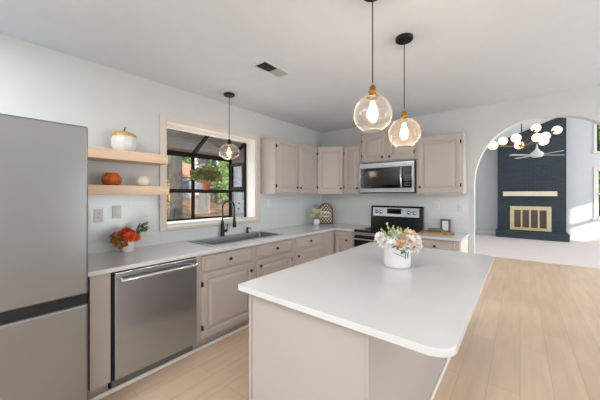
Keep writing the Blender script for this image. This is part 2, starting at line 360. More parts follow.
# ------------------------------------------------------------ cabinets
DOORP = [(0, 0), (0, .016), (.003, .019), (.048, .019), (.053, .006), (.066, .005), (.094, .0165)]
DRAWP = [(0, 0), (0, .015), (.004, .019), (.014, .019), (.017, .012), (.02, .012), (.024, .0165)]
def knob(mb, p, N):
    return mb.lathe([(.006, 0), (.006, .012), (.0155, .016), (.016, .022), (.012, .026), (0, .027)], p, 14, N)
def door(root, O, U, N, w_, h, kn, hinge, z, name='door'):
    """O: lower corner on the cabinet face; kn: (u, v) of the knob; hinge: 'l', 'r' or None"""
    O = Vector(O); U = Vector(U); N = Vector(N); W = Vector((0, 0, 1))
    d = MB().rings(O, U, W, N, w_, h, DOORP if (name == 'door' and w_ > .2) else ([(0, 0), (0, .016), (.003, .019), (.034, .019), (.04, .010), (.048, .009), (.06, .016)] if name == 'door' else DRAWP)).build(name, CAB, root)
    if kn: tag(knob(MB(), O+U*kn[0]+W*kn[1]+N*.019, N).build('knob', BLACK, d), 'round black knob')
    if hinge:
        u = -.004 if hinge == 'l' else w_-.010
        for v in (.07, h-.07-.045):
            hb = MB(); P = O+U*u+W*v; Q = P+U*.014+W*.045+N*.022
            hb.rings(P, U, W, N, .014, .045, [(0, 0), (0, .020), (.002, .022)]); hb.build('hinge', BLACK, d)
    return d
def wood_case(root, poly, z0, z1): return MB().prism(poly, z0, z1).build('carcass', CAB, root)
UZ0, UZ1 = 1.442, 2.228; UF = -2.615+.0; UBY = BY-.305
ZP = Vector((0, 0, 1)); PX = Vector((1, 0, 0)); PY = Vector((0, 1, 0))
# wall cabinet by the window, two doors
r = thing('wall_cabinet', (WX+.15, 3.2, UZ0), 'greige wall cabinet right of the kitchen window, two raised-panel doors', 'cabinet', 'wall cabinets')
wood_case(r, [(WX+.001, 2.715), (UF-.019, 2.715), (UF-.019, 3.708), (WX+.001, 3.708)], UZ0, UZ1)
for (a, c, k, hg) in ((2.735, 3.195, .43, 'l'), (3.215, 3.69, .035, 'r')):
    door(r, (UF-.019, a, UZ0+.018), PY, PX, c-a, UZ1-UZ0-.045, (k, .075), hg, 0)
# diagonal corner wall cabinet
P1 = Vector((UF-.013, 3.710, 0)); P2 = Vector((-2.285, UBY+.013, 0)); U = (P2-P1).normalized(); N = Vector((U.y, -U.x, 0))
r = thing('wall_cabinet', (WX+.3, BY-.3, UZ0), 'single-door greige wall cabinet set diagonally across the corner of the room', 'cabinet', 'wall cabinets')
wood_case(r, [(WX+.001, 3.710), (P1.x, P1.y), (P2.x, P2.y), (P2.x, BY-.001), (WX+.001, BY-.001)], UZ0, UZ1)
Ld = (P2-P1).length
door(r, P1+U*.012+ZP*(UZ0+.018), U, N, Ld-.024, UZ1-UZ0-.045, (Ld-.055, .075), 'l', 0)
# back wall cabinets: N = -y
def back_cab(x0, x1, z0, z1, label, doors, yf=UBY):
    r = thing('wall_cabinet', ((x0+x1)/2, BY-.15, z0), label, 'cabinet', 'wall cabinets')
    wood_case(r, [(x0, yf+.019), (x1, yf+.019), (x1, BY-.001), (x0, BY-.001)], z0, z1)
    for (a, c, k, kv, hg) in doors:
        door(r, (a, yf+.019, z0+.018), PX, -PY, c-a, z1-z0-.045, (k, kv), hg, 0)
    return r
back_cab(-2.283, -1.972, UZ0, UZ1, 'narrow single-door greige wall cabinet just left of the microwave', [(-2.265, -1.990, .245, .075, 'l')])
back_cab(-1.970, -1.128, 1.925, 2.385, 'short two-door greige wall cabinet above the microwave', [(-1.945, -1.575, .34, .05, 'l'), (-1.525, -1.150, .03, .05, 'r')])
back_cab(-1.126, -.556, UZ0, UZ1, 'wide single-door greige wall cabinet right of the microwave, beside the arch', [(-1.105, -.582, .035, .175-.1, 'r')])
# base cabinets, window side
FX = -2.262; CH = .884; KZ = .10
def base_left(y0, y1, label, items):
    r = thing('base_cabinet', (-2.6, (y0+y1)/2, 0), label, 'cabinet', 'base cabinets')
    b = MB()
    if 1.3 < y0 < 2.5: b.box((WX+.001, y0, KZ), (FX, y1, .70)); b.box((FX-.018, y0, .70), (FX, y1, CH))
    else: b.box((WX+.001, y0, KZ), (FX, y1, CH))
    b.build('carcass', CAB, r)
    MB().box((WX+.05, y0, 0), (FX-.06, y1, KZ)).build('toe_kick', CAB, r)
    for it in items:
        if it[0] == 'd': _, a, c, k, kv, hg = it; door(r, (FX, a, .122), PY, PX, c-a, .582, (k, kv), hg, 0)
        if it[0] == 'w': _, a, c, k = it; door(r, (FX, a, .728), PY, PX, c-a, .138, (k, .07), None, 0, 'drawer')
    return r
base_left(.545, .665, 'narrow greige filler panel between the fridge and the dishwasher', [])
base_left(1.325, 2.003, 'greige sink base cabinet next to the dishwasher, one drawer front over one door', [('w', 1.375, 1.975, .30), ('d', 1.375, 1.985, .565, .50, 'l')])
base_left(2.004, 2.655, 'greige base cabinet, its door knob at upper left, under the sink right half', [('w', 2.045, 2.625, .30), ('d', 2.045, 2.625, .035, .52, 'r')])
base_left(2.656, 3.32, 'greige base cabinet between the sink and the corner unit', [('w', 2.70, 3.29, .31), ('d', 2.70, 3.29, .04, .51, None)])
# corner unit
BFY = 3.665
r = thing('base_cabinet', (-2.5, 3.9, 0), 'greige corner base unit with two doors meeting at the inner corner', 'cabinet', 'base cabinets')
MB().prism([(WX+.001, 3.321), (FX, 3.321), (FX, BFY), (-1.905, BFY), (-1.905, BY-.001), (WX+.001, BY-.001)], KZ, CH).build('carcass', CAB, r)
MB().prism([(WX+.05, 3.321), (FX-.06, 3.321), (FX-.06, BFY+.06), (-1.905, BFY+.06), (-1.905, BY-.05), (WX+.05, BY-.05)], 0, KZ).build('toe_kick', CAB, r)
door(r, (FX, 3.36, .122), PY, PX, .27, .742, None, None, 0)
door(r, (FX+.03, BFY, .122), PX, -PY, .30, .742, (.20, .62), None, 0)
# right of the range
r = thing('base_cabinet', (-.83, 3.95, 0), 'greige base cabinet right of the range, under the counter with the cutting board', 'cabinet', 'base cabinets')
MB().box((-1.075, BFY, KZ), (-.555, BY-.009, CH)).build('carcass', CAB, r)
MB().box((-1.075, BFY+.06, 0), (-.575, BY-.05, KZ)).build('toe_kick', CAB, r)
door(r, (-1.03, BFY, .728), PX, -PY, .43, .138, (.215, .07), None, 0, 'drawer'); door(r, (-1.03, BFY, .122), PX, -PY, .43, .582, (.05, .5), 'r', 0)
MB().box((-.555, BFY+.02, 0), (-.540, BY-.009, CH)).build('end_panel', REVEAL, r)
struct('baseboard_left', MB().box((FX-.042, .55, 0), (FX-.022, 3.60, .03), .006), REVEAL)

# ------------------------------------------------------------ counters
CT, CB = .916, .885; CF = -2.222; CFY = 3.625
SX0, SX1, SY0, SY1 = -2.81, -2.40, 1.575, 2.60
b = MB()
b.box((WX+.008, .50, CB), (CF, SY0, CT), .003); b.box((WX+.008, SY1, CB), (CF, CFY+.01, CT), .003)
b.box((WX+.008, SY0, CB), (SX0, SY1, CT)); b.box((SX1, SY0, CB), (CF, SY1, CT), .003)
b.box((WX+.008, CFY, CB), (-1.905, BY-.008, CT), .003)
tag(b.build('countertop', QUARTZ), 'white quartz countertop running along the window wall into the corner', 'countertop')
tag(MB().box((-1.075, CFY, CB), (-.525, BY-.008, CT), .003).build('countertop', QUARTZ), 'short white quartz countertop right of the range, beside the arch', 'countertop')

# island
IX0, IX1, IY0, IY1 = -1.262, -.168, .992, 2.815
def rrect(x0, x1, y0, y1, rs, seg=8):
    P = []
    for (cx, cy, a0, r_) in ((x1-rs[0], y0+rs[0], -90, rs[0]), (x1-rs[1], y1-rs[1], 0, rs[1]), (x0+rs[2], y1-rs[2], 90, rs[2]), (x0+rs[3], y0+rs[3], 180, rs[3])):
        for k in range(seg+1):
            a = math.radians(a0+90*k/seg); P.append((cx+r_*math.cos(a), cy+r_*math.sin(a)))
    return P
tag(MB().prism(rrect(IX0, IX1, IY0, IY1, (.07, .09, .02, .012)), .886, .916, .005).build('countertop', QUARTZ), 'large white quartz island top with rounded right corners, overhanging to the right', 'countertop')
r = thing('kitchen_island', (-.85, 1.85, 0), 'pale greige kitchen island base standing on the oak floor under the pendants', 'kitchen island')
BX0, BX1, BY0, BY1 = -1.205, -.485, 1.045, 2.70
MB().box((BX0, BY0, 0), (BX1, BY1, .885)).build('body', CABI, r)
for (x, y) in ((BX0, BY0), (BX1, BY0)): MB().box((x-.008, y-.008, 0), (x+.012 if x == BX0 else x+.006, y+.012, .885), .002).build('corner_trim', CABI, r)
MB().box((BX1, BY0+.013, 0), (BX1+.014, BY1, .03), .005).build('shoe_moulding', REVEAL, r); MB().box((BX0+.013, BY0-.014, 0), (BX1-.001, BY0, .03), .005).build('shoe_moulding', REVEAL, r)
for i in range(3):
    y = BY0+.06+i*.53; door(r, (BX0, y+.50, .122), -PY, -PX, .50, .742, (.45, .6), None, 0)

# ------------------------------------------------------------ refrigerator
r = thing('refrigerator', (-2.45, .03, 0), 'tall stainless steel refrigerator with a freezer drawer, left of the counter', 'refrigerator')
FXF = -2.05; RY0, RY1 = -.43, .487
MB().box((-2.88, RY0+.008, .03), (FXF-.075, RY1-.006, 1.83), .006).build('body', mat('fridge_side', (96, 97, 99), .5), r)
def fdoor(y0, y1, z0, z1, nm):
    return MB().box((FXF-.07, y0, z0), (FXF, y1, z1), .012, 3).build(nm, STEELD, r)
fdoor(.031, RY1, .828, 1.845, 'door'); fdoor(RY0, .027, .828, 1.845, 'door'); fdoor(RY0, RY1, .08, .765, 'freezer_drawer')
tag(MB().box((FXF-.068, RY0+.005, .7655), (FXF-.025, RY1-.005, .8275)).build('handle_recess', DARK, r), 'dark recessed grip strip')
MB().box((FXF-.10, RY0+.03, 0), (FXF-.04, RY1-.03, .08)).build('kick_plate', DARK, r)
# ------------------------------------------------------------ dishwasher
r = thing('dishwasher', (-2.55, .99, 0), 'stainless steel dishwasher built in under the counter beside the fridge', 'dishwasher')
DY0, DY1 = .684, 1.312
MB().box((-2.86, .672, .10), (-2.262, 1.322, .878)).build('tub', DARK, r)
tag(MB().box((-2.262, DY0, .108), (-2.232, DY1, .872), .006).build('door_panel', DWST, r), 'brushed stainless door')
h = MB().tube([(-2.182, DY0+.02, .820), (-2.182, DY1-.02, .820)], .0125, 14)
for y in (DY0+.045, DY1-.045): h.tube([(-2.232, y, .820), (-2.182, y, .820)], .009, 10)
h.build('handle', CHROME, r)
MB().box((-2.84, DY0, 0), (-2.305, DY1, .098)).build('toe_kick', mat('kick_grey', (120, 116, 112), .5), r)
# ------------------------------------------------------------ range
RX0, RX1, RYF = -1.885, -1.092, 3.60
r = thing('range', (-1.49, 3.9, 0), 'black and stainless freestanding electric range between the back counters', 'stove')
MB().box((RX0, RYF+.03, .03), (RX1, BY-.02, .895), .004).build('body', BENAM, r)
MB().box((RX0-.004, RYF-.005, .896), (RX1+.004, BY-.09, .926), .006).build('cooktop', BGLOSS, r)
MB().box((RX0+.005, RYF-.005, .845), (RX1-.005, RYF+.03, .893), .004).build('front_trim', STEEL, r)
d = MB().box((RX0+.005, RYF-.015, .26), (RX1-.005, RYF+.03, .84), .006).build('oven_door', BENAM, r)
MB().box((RX0+.06, RYF-.019, .36), (RX1-.06, RYF-.015, .72)).build('oven_window', BGLOSS, d)
h = MB().tube([(RX0+.04, RYF-.06, .80), (RX1-.04, RYF-.06, .80)], .012, 12)
for x in (RX0+.08, RX1-.08): h.tube([(x, RYF-.015, .80), (x, RYF-.06, .80)], .008)
h.build('oven_handle', STEEL, d)
MB().box((RX0+.005, RYF-.01, .06), (RX1-.005, RYF+.03, .25), .006).build('storage_drawer', STEEL, r)
GY = BY-.10
bgp = MB().extr([(0, .926), (.085, .926), (.085, 1.255), (.035, 1.255), (.02, 1.24)], (RX0, GY, 0), (0, 1, 0), (0, 0, 1), (1, 0, 0), RX1-RX0).build('backguard', BENAM, r)
def onbg(x, z, o=0): t = (z-.926)/(1.24-.926); return Vector((x, GY+.02*t-o, z))
b = MB(); q = [onbg(RX0+.035, 1.095, .004), onbg(RX1-.05, 1.095, .004), onbg(RX1-.05, 1.228, .004), onbg(RX0+.035, 1.228, .004)]
b.add(q+[v+Vector((0, .006, 0)) for v in q], [(0, 1, 2, 3), (7, 6, 5, 4), (0, 4, 5, 1), (1, 5, 6, 2), (2, 6, 7, 3), (3, 7, 4, 0)])
pan = b.build('control_panel', STEEL, bgp)
q = [onbg(x, z, .0055) for x, z in ((-1.62, 1.135), (-1.40, 1.135), (-1.40, 1.215), (-1.62, 1.215))]
tag(MB().add(q+[v+Vector((0, .002, 0)) for v in q], [(0, 1, 2, 3), (7, 6, 5, 4), (0, 4, 5, 1), (1, 5, 6, 2), (2, 6, 7, 3), (3, 7, 4, 0)]).build('display', BGLOSS, pan), 'dark clock display')
for x in (-1.79, -1.72, -1.29, -1.21):
    k = MB().lathe([(.026, 0), (.026, .006), (.020, .010), (.018, .028), (0, .029)], onbg(x, 1.16, .004), 18, (0, -1, .05)).build('knob', CHROME, pan)
for (x, y, rr) in ((-1.70, 3.78, .10), (-1.28, 3.78, .085), (-1.70, 4.02, .075), (-1.28, 4.02, .10)):
    MB().lathe([(rr, 0), (rr, .0008), (rr-.004, .0008), (rr-.004, 0)], (x, y, .9262), 32).build('burner_ring', mat('burner_grey', (70, 70, 72), .3), r)
# ------------------------------------------------------------ microwave
MX0, MX1, MYF, MZ0, MZ1 = -1.955, -1.135, 3.905, 1.452, 1.905
r = thing('microwave', (-1.53, 4.08, MZ0), 'stainless over-the-range microwave with black glass door, hung above the range', 'microwave')
MB().box((MX0, MYF+.03, MZ0), (MX1, BY-.01, MZ1), .003).build('body', mat('microwave_case', (60, 60, 62), .4), r)
f = MB(); t = .065
f.box((MX0, MYF, MZ0+.012), (MX1, MYF+.03, MZ0+.075), .004); f.box((MX0, MYF, MZ1-.075), (MX1, MYF+.03, MZ1), .004)
f.box((MX0, MYF, MZ0+.07), (MX0+.02, MYF+.03, MZ1-.07)); f.box((MX1-.030, MYF, MZ0+.07), (MX1, MYF+.03, MZ1-.07))
f.build('front_frame', STEEL, r)
d = MB().box((MX0+.019, MYF+.004, MZ0+.074), (-1.280, MYF+.03, MZ1-.074)).build('door', BGLOSS, r)
MB().box((MX0+.07, MYF+.001, MZ0+.12), (-1.35, MYF+.004, MZ1-.12), .001).build('door_window', mat('smoked_glass', (44, 42, 42), .12), d)
MB().tube([(-1.305, MYF-.004, MZ0+.085), (-1.305, MYF-.03, MZ0+.13), (-1.305, MYF-.036, (MZ0+MZ1)/2), (-1.305, MYF-.03, MZ1-.13), (-1.305, MYF-.004, MZ1-.085)], .013, 12).build('handle', CHROME, d)
cp = MB().box((-1.279, MYF+.004, MZ0+.074), (MX1-.029, MYF+.03, MZ1-.074)).build('control_panel', BGLOSS, r)
b = MB()
for i in range(5):
    for j in range(3): b.box((-1.265+j*.030, MYF+.002, MZ0+.10+i*.036), (-1.247+j*.030, MYF+.004, MZ0+.118+i*.036))
b.build('buttons', mat('button_grey', (96, 98, 100), .4), cp)
MB().box((-1.267, MYF+.002, MZ1-.14), (-1.185, MYF+.004, MZ1-.105)).build('display', mat('display_glow', (60, 80, 84), .3), cp)
MB().box((MX0+.01, MYF+.01, MZ0-.001), (MX1-.01, MYF+.05, MZ0+.011)).build('vent_grille', DARK, r)

# ------------------------------------------------------------ sink, faucet, soap dispenser
r = thing('sink', (-2.6, 2.08, .72), 'stainless drop-in kitchen sink set in the counter under the window', 'sink')
b = MB(); rz = .922
out = rrect(SX0-.022, SX1+.022, SY0-.022, SY1+.022, (.02,)*4, 4); inn = rrect(SX0+.02, SX1-.015, SY0+.02, SY1-.02, (.03,)*4, 4)
bot = rrect(SX0+.035, SX1-.03, SY0+.035, SY1-.035, (.03,)*4, 4); n = len(out)
V = [(x, y, .9165) for x, y in out]+[(x, y, rz) for x, y in out]+[(x, y, rz) for x, y in inn]+[(x, y, .735) for x, y in bot]
F = [(k*n+i, k*n+(i+1) % n, (k+1)*n+(i+1) % n, (k+1)*n+i) for k in range(3) for i in range(n)]+[tuple(range(3*n, 4*n))]
b.raw = 1; b.add(V, F); b.build('basin', SINKST, r)
MB().lathe([(.045, 0), (.045, .003), (.02, .001), (0, .001)], (-2.6, 2.08, .7355), 20).build('drain', CHROME, r)
FB = Vector((-2.866, 2.03, CT))
r = thing('faucet', FB, 'matt black spring-neck pull-down faucet standing behind the sink', 'faucet')
MB().lathe([(.028, 0), (.028, .012), (.024, .016), (.023, .13), (.017, .17), (.016, .19)], FB, 18).build('body', BLACK, r)
P = [FB+Vector((0, 0, .18))]; D = Vector((.45, .89, 0)).normalized()
for k in range(13):
    a = PI*k/12; P.append(FB+D*(.072-.072*math.cos(a))+Vector((0, 0, .36+.075*math.sin(a))))
P.append(P[-1]+Vector((0, 0, -.13)))
b = MB().tube(P, .008, 10)
for i in range(46):      # spring coil rings along the neck
    t = i/46*(len(P)-2.001)+.6; j = int(t); c = P[j].lerp(P[j+1], t-j); ax = (P[j+1]-P[j]).normalized()
    b.lathe([(.010, -.0016), (.014, 0), (.010, .0016)], c, 10, ax)
b.build('spring_neck', BLACK, r)
hd = P[-1]
MB().lathe([(.022, -.125), (.024, -.11), (.019, -.05), (.014, 0), (.012, .01)], hd, 16).build('spray_head', BLACK, r)
MB().tube([FB+Vector((0, 0, .23)), FB+D*.05+Vector((0, 0, .235)), FB+D*.13+Vector((0, 0, .235))], .005, 8).build('holder_arm', BLACK, r)
b = MB().tube([FB+Vector((0, 0, .065)), FB+Vector((.01, .06, .065))], .017, 12); b.tube([FB+Vector((.01, .055, .065)), FB+Vector((.016, .062, .15))], .006, 8)
b.build('lever', BLACK, r)
SB = Vector((-2.862, 2.42, CT))
r = thing('soap_dispenser', SB, 'small matt black soap dispenser on the counter right of the faucet', 'soap dispenser')
MB().lathe([(.020, 0), (.020, .015), (.014, .02), (.013, .055), (.015, .06), (.013, .075), (0, .077)], SB, 16).build('pump', BLACK, r)
MB().tube([SB+Vector((0, 0, .066)), SB+Vector((.05, .01, .066)), SB+Vector((.058, .012, .056))], .006, 8).build('spout', BLACK, r)

# ------------------------------------------------------------ shelves and what stands on them
SHX = -2.655
for z0, z1, y1, lab in ((1.727, 1.812, 1.262, 'upper floating pale oak shelf, the one holding the lidded pumpkin jar'), (1.430, 1.510, 1.270, 'lower floating pale oak shelf, the one holding the two small pumpkins')):
    tag(MB().box((WX+.0005, .50, z0), (SHX, y1, z1), .003).build('floating_shelf', OAK), lab, 'shelf', 'floating oak shelves')
def on_x(u, x):   # depth along a pixel column at plane x (used once to find y)
    dx = 273*-.6275+(u-300)*.7786; dy = 273*.7786+(u-300)*.6275; return dy*x/dx
PXs = -2.785
# lidded jar
y = .925; c = (PXs, y, 1.8125)
r = thing('pumpkin_jar', c, 'white ceramic pumpkin jar with a gold lid on the upper shelf', 'jar')
MB().lathe([(.062, 0), (.085, .02), (.100, .06), (.102, .10), (.096, .135), (.092, .14)], c, 48, rib=.04, nrib=10).build('jar_body', WHITEC, r)
tag(MB().lathe([(.098, .140), (.100, .150), (.088, .166), (.05, .182), (.012, .190), (0, .19)], c, 48, rib=.03, nrib=10).build('lid', mat('gold_glaze', (206, 176, 98), .35, metal=.3), r), 'gold lid')
MB().tube([(c[0], c[1], c[2]+.186), (c[0]+.003, c[1]+.002, c[2]+.212), (c[0]+.012, c[1]+.006, c[2]+.225)], .007, 8, .005).build('stem', mat('stem_bronze', (110, 84, 50), .5, metal=.4), r)
PK = [(.045, 0), (.07, .012), (.082, .038), (.080, .062), (.062, .085), (.052, .092), (.050, .100), (.042, .100), (.040, .088), (.0, .080)]
def scale_prof(p, a, b_): return [(x*a, z*b_) for x, z in p]
c = (PXs, .828, 1.5105)
tag(MB().lathe(scale_prof(PK, .93, 1.10), c, 48, rib=.09, nrib=9).build('pumpkin_votive', mat('orange_glass', (196, 92, 34), .18, var=.15)), 'burnt-orange pumpkin-shaped votive on the lower shelf, near the fridge', 'candle holder', 'small pumpkins on the lower shelf')
c = (PXs, 1.083, 1.5105)
tag(MB().lathe(scale_prof(PK, .80, .95), c, 48, rib=.09, nrib=9).build('pumpkin_votive', mat('speckled_white', (222, 218, 210), .35, var=.06, vscale=60)), 'small white pumpkin-shaped votive on the lower shelf, nearest the window', 'candle holder', 'small pumpkins on the lower shelf')

# ------------------------------------------------------------ flowers
def unit(): 
    z = rnd.uniform(-1, 1); a = rnd.uniform(0, 2*PI); s_ = math.sqrt(1-z*z); return Vector((s_*math.cos(a), s_*math.sin(a), z))
def bloom(mb, c, r_, n, ax, layers=3, wd=.5):
    c = Vector(c); ax = Vector(ax).normalized(); t1 = ax.orthogonal().normalized(); t2 = ax.cross(t1)
    for l in range(layers):
        el = .15+l*.42; m = max(5, int(n*(1-.22*l)))
        for k in range(m):
            a = 2*PI*(k+.5*l)/m+rnd.uniform(-.1, .1); d = (t1*math.cos(a)+t2*math.sin(a))*math.cos(el)+ax*math.sin(el)
            mb.leaf(c, d, ax, r_*(1-.15*l)*rnd.uniform(.9, 1.1), r_*wd, .25)
    return mb
# fall arrangement by the shelves
c = Vector((-2.775, .945, CT))
r = thing('flower_arrangement', c, 'orange and green autumn flower arrangement in a small white pot, below the shelves', 'flowers')
MB().lathe([(.048, 0), (.052, .005), (.060, .085), (.060, .10), (.055, .10), (.050, .02), (0, .02)], c, 28).build('pot', WHITEC, r)
OR = mat('orange_petal', (232, 88, 36), .5, var=.12, vscale=30); RE = mat('red_petal', (206, 56, 30), .5, var=.15, vscale=30); RUST = mat('rust_leaf', (160, 96, 34), .6, var=.25, vscale=30); PUR = mat('plum_sprig', (84, 66, 78), .6)
RT = Vector((.28, .96, 0)); TW = Vector((.96, -.28, 0))        # across the picture / towards the room
def at(c, a, t, z): return c+RT*a+TW*t+ZP*z
for (a, t, z, rr, m_) in ((.012, .05, .135, .062, OR), (.062, .03, .125, .05, OR), (-.045, .04, .165, .04, RE), (-.01, .0, .185, .045, RE), (.03, .01, .17, .035, RE)):
    bloom(MB(), at(c, a, t, z), rr, 11, TW*.8+ZP*.5+RT*a*3).build('blossom', m_, r)
b = MB()
for k in range(26):
    a = rnd.uniform(.01, .13); z = .11+a*.7+rnd.uniform(-.03, .04); b.leaf(at(c, a, rnd.uniform(-.03, .04), z), RT*rnd.uniform(.2, 1)+ZP*rnd.uniform(-.3, 1)+TW*rnd.uniform(-.5, .5), TW, .055, .024)
for k in range(20): b.leaf(at(c, rnd.uniform(-.08, .0), rnd.uniform(-.02, .05), rnd.uniform(.09, .15)), RT*rnd.uniform(-1, .3)+ZP*rnd.uniform(-.6, .6)+TW*.3, TW, .05, .026)
b.build('leaves', GREEN, r)
b = MB()
for k in range(18): b.leaf(at(c, rnd.uniform(-.11, -.05), rnd.uniform(-.0, .05), rnd.uniform(.09, .16)), RT*rnd.uniform(-1, .2)+ZP*rnd.uniform(-.8, .6)+TW*.4, TW, .05, .032)
for k in range(10): b.leaf(at(c, rnd.uniform(-.05, .0), rnd.uniform(.03, .06), rnd.uniform(.06, .10)), RT*rnd.uniform(-.6, .6)-ZP*rnd.uniform(.1, .9)+TW*.3, TW, .045, .03)
b.build('leaves', RUST, r)
b = MB()
for e in ((.105, .245), (.13, .25), (.17, .205), (.155, .20)):
    p0 = at(c, .03, 0, .12); p1 = at(c, e[0], 0, e[1]); b.tube([p0, p0.lerp(p1, .5)+ZP*.01, p1], .0015, 6)
    for k in range(7): q = p0.lerp(p1, .6+.4*k/6); b.sph(q+unit()*.006, .005, 6, 4)
b.build('sprigs', PUR, r)
# small vase in the corner
c = Vector((-2.70, 3.80, CT))
r = thing('vase', c, 'small white ceramic vase of pale yellow flowers in the counter corner', 'vase')
MB().lathe([(.038, 0), (.050, .01), (.060, .040), (.055, .075), (.046, .092), (.048, .100), (.042, .098), (.036, .08), (0, .03)], c, 24).build('pot', WHITEC, r)
YE = mat('pale_yellow_petal', (220, 210, 152), .6, var=.12, vscale=40); RT = Vector((.78, .63, 0)); TW = Vector((.63, -.78, 0))
for k in range(9): bloom(MB(), at(c, rnd.uniform(-.08, .06), rnd.uniform(-.02, .05), rnd.uniform(.14, .25)), .042, 9, TW+ZP*.5+unit()*.4, wd=.55).build('blossom', YE if k % 3 else mat('cream_petal', (232, 226, 205), .6), r)
b = MB()
for k in range(30): b.leaf(at(c, rnd.uniform(-.06, .05), rnd.uniform(-.02, .03), rnd.uniform(.11, .2)), unit()+ZP*.4, TW, .06, .018)
b.build('leaves', mat('sage_leaf', (160, 168, 138), .6, var=.12), r)
for k in range(4): MB().tube([at(c, 0, 0, .09), at(c, -.07+.04*k, 0, .2)], .002, 6).build('flower_stem', GREEN, r)
# bouquet on the island
c = Vector((-.690, 1.970, .9165)); RT = Vector((.90, .43, 0)); TW = Vector((.43, -.90, 0)).normalized(); 
r = thing('flower_bouquet', c, 'white and peach flower bouquet in a white enamel pot on the island', 'flowers')
pot = MB().lathe([(.082, 0), (.090, .004), (.092, .02), (.094, .135), (.097, .14), (.097, .146), (.090, .146), (.087, .02), (0, .015)], c, 40).build('pot', WHITEC, r)
b = MB(); R_ = .0945
def onpot(s_, z): a = math.atan2(TW.y, TW.x)+s_/R_; return c+Vector((R_*math.cos(a), R_*math.sin(a), z))
b.tube([onpot(-.035+.07*k/8, .114-.028*k/8) for k in range(9)], .0019, 6)
b.tube([onpot(.035+.010*k+.004*math.sin(k*.9), .084+(.028 if k in (2, 3, 6, 7) else -.008 if k in (0, 4, 5) else .008)) for k in range(2)], .0013, 6)
lp = []
for k in range(33): t = k/32; lp.append(onpot(.036+.044*t+.004*math.sin(t*4*PI), .094+.024*math.cos(t*4*PI)))
b.tube(lp, .0015, 6)
b.build('script_lettering', BLACK, pot)
WP = mat('white_petal', (238, 236, 230), .6, var=.03); PE = mat('peach_petal', (238, 190, 152), .6, var=.1, vscale=40); BL = mat('blush_petal', (236, 218, 208), .6, var=.04)
bl = [(-.085, .03, .175, .062, WP), (-.12, .02, .205, .05, WP), (-.045, .06, .165, .055, WP), (0, .02, .225, .05, WP), (.02, .06, .175, .040, PE), (.045, .05, .205, .035, PE), (-.005, .07, .155, .035, PE), (.085, .05, .190, .060, BL), (.10, .05, .15, .055, BL), (.125, .02, .20, .045, WP), (.08, .0, .235, .045, BL), (.135, .03, .165, .04, WP), (.06, .08, .145, .04, WP)]
for (a, t, z, rr, m_) in bl: bloom(MB(), at(c, a, t, z), rr, 12, TW*.7+ZP*.7+RT*a*4, wd=.42).build('blossom', m_, r)
b = MB()
for k in range(34): b.leaf(at(c, rnd.uniform(-.08, .06), rnd.uniform(-.03, .05), rnd.uniform(.15, .23)), RT*rnd.uniform(-.6, .4)+ZP*rnd.uniform(.2, 1)+TW*rnd.uniform(-.3, .5), TW, .06, .02)
b.build('leaves', mat('sage_bouquet', (168, 176, 130), .6, var=.12), r)
b = MB()
for k in range(12): b.leaf(at(c, rnd.uniform(-.02, .06), .08, rnd.uniform(.13, .16)), RT*rnd.uniform(-1, 1)-ZP*rnd.uniform(0, .5)+TW*.4, TW, .04, .02)
b.build('leaves', GREEN, r)
b = MB()
for (a, z) in ((-.07, .31), (-.03, .29), (.01, .285), (-.11, .27), (.07, .27), (.11, .26)):
    p0 = at(c, a*.3, 0, .14); p1 = at(c, a, 0, z); b.tube([p0, p1], .0015, 6)
    for k in range(10): b.sph(p0.lerp(p1, .55+.45*k/9)+unit()*.008, .006, 6, 4)
b.build('sprigs', mat('pale_green_sprig', (188, 196, 132), .6), r)
# peach buds
for (a, z) in ((.05, .255), (.062, .245), (.115, .245), (.128, .235)): MB().sph(at(c, a, .03, z), .010, 8, 6).build('bud', mat('orange_bud', (236, 172, 96), .6), r)

# ------------------------------------------------------------ lattice sign in the corner
SU = Vector((.80, .60, 0)).normalized(); SN = Vector((.60, -.80, 0)).normalized(); SO = Vector((-2.763, 3.954, CT+.002))
r = thing('arched_sign', SO+SU*.125, 'small arched brown lattice sign with a cream oval label, leaning in the corner', 'sign')
WD = mat('walnut_wood', (96, 74, 58), .6, var=.15, vscale=10, stretch=(1, 1, 6)); W_ = .25; H_ = .235; HT = .368
def arch_out(ins):
    pts = [(ins, ins), (W_-ins, ins), (W_-ins, H_)]
    for k in range(1, 12):
        a = PI*k/12; pts.append((W_/2+(W_/2-ins)*math.cos(a), H_+(HT-H_-ins)*math.sin(a)**.85))
    pts.append((ins, H_)); return pts
o_, i_ = arch_out(0), arch_out(.02); n = len(o_)
def P3(p, d): return SO+SU*p[0]+ZP*p[1]+SN*d
V = [P3(p, 0) for p in o_]+[P3(p, 0) for p in i_]+[P3(p, .018) for p in o_]+[P3(p, .018) for p in i_]
F = []
for i in range(n):
    j = (i+1) % n; F += [(i, n+i, n+j, j), (2*n+i, 2*n+j, 3*n+j, 3*n+i), (i, j, 2*n+j, 2*n+i), (n+i, 3*n+i, 3*n+j, n+j)]
MB().add(V, F).build('sign_frame', WD, r)
MB().extr(i_, SO+SN*.002, SU, ZP, SN, .003).build('backing', mat('cream_backing', (226, 220, 210), .7), r)
b = MB()
def inside(p): 
    x, z = p
    if not (.018 < x < W_-.018 and z > .018): return False
    if z <= H_: return True
    return ((x-W_/2)/(W_/2-.018))**2+((z-H_)/(HT-H_-.018))**2 < 1
for sg in (1, -1):
    for k in range(-5, 9):
        run = []
        for t in range(0, 70):
            x = t*.25/69; z = k*.066+sg*(x-.125)*1.25+.12; 
            if inside((x, z)): run.append((x, z))
            else:
                if len(run) > 3: b.tube([P3(run[0], .009+.001*sg), P3(run[-1], .009+.001*sg)], .0068, 6)
                run = []
        if len(run) > 3: b.tube([P3(run[0], .009+.001*sg), P3(run[-1], .009+.001*sg)], .0068, 6)
b.build('lattice', WD, r)
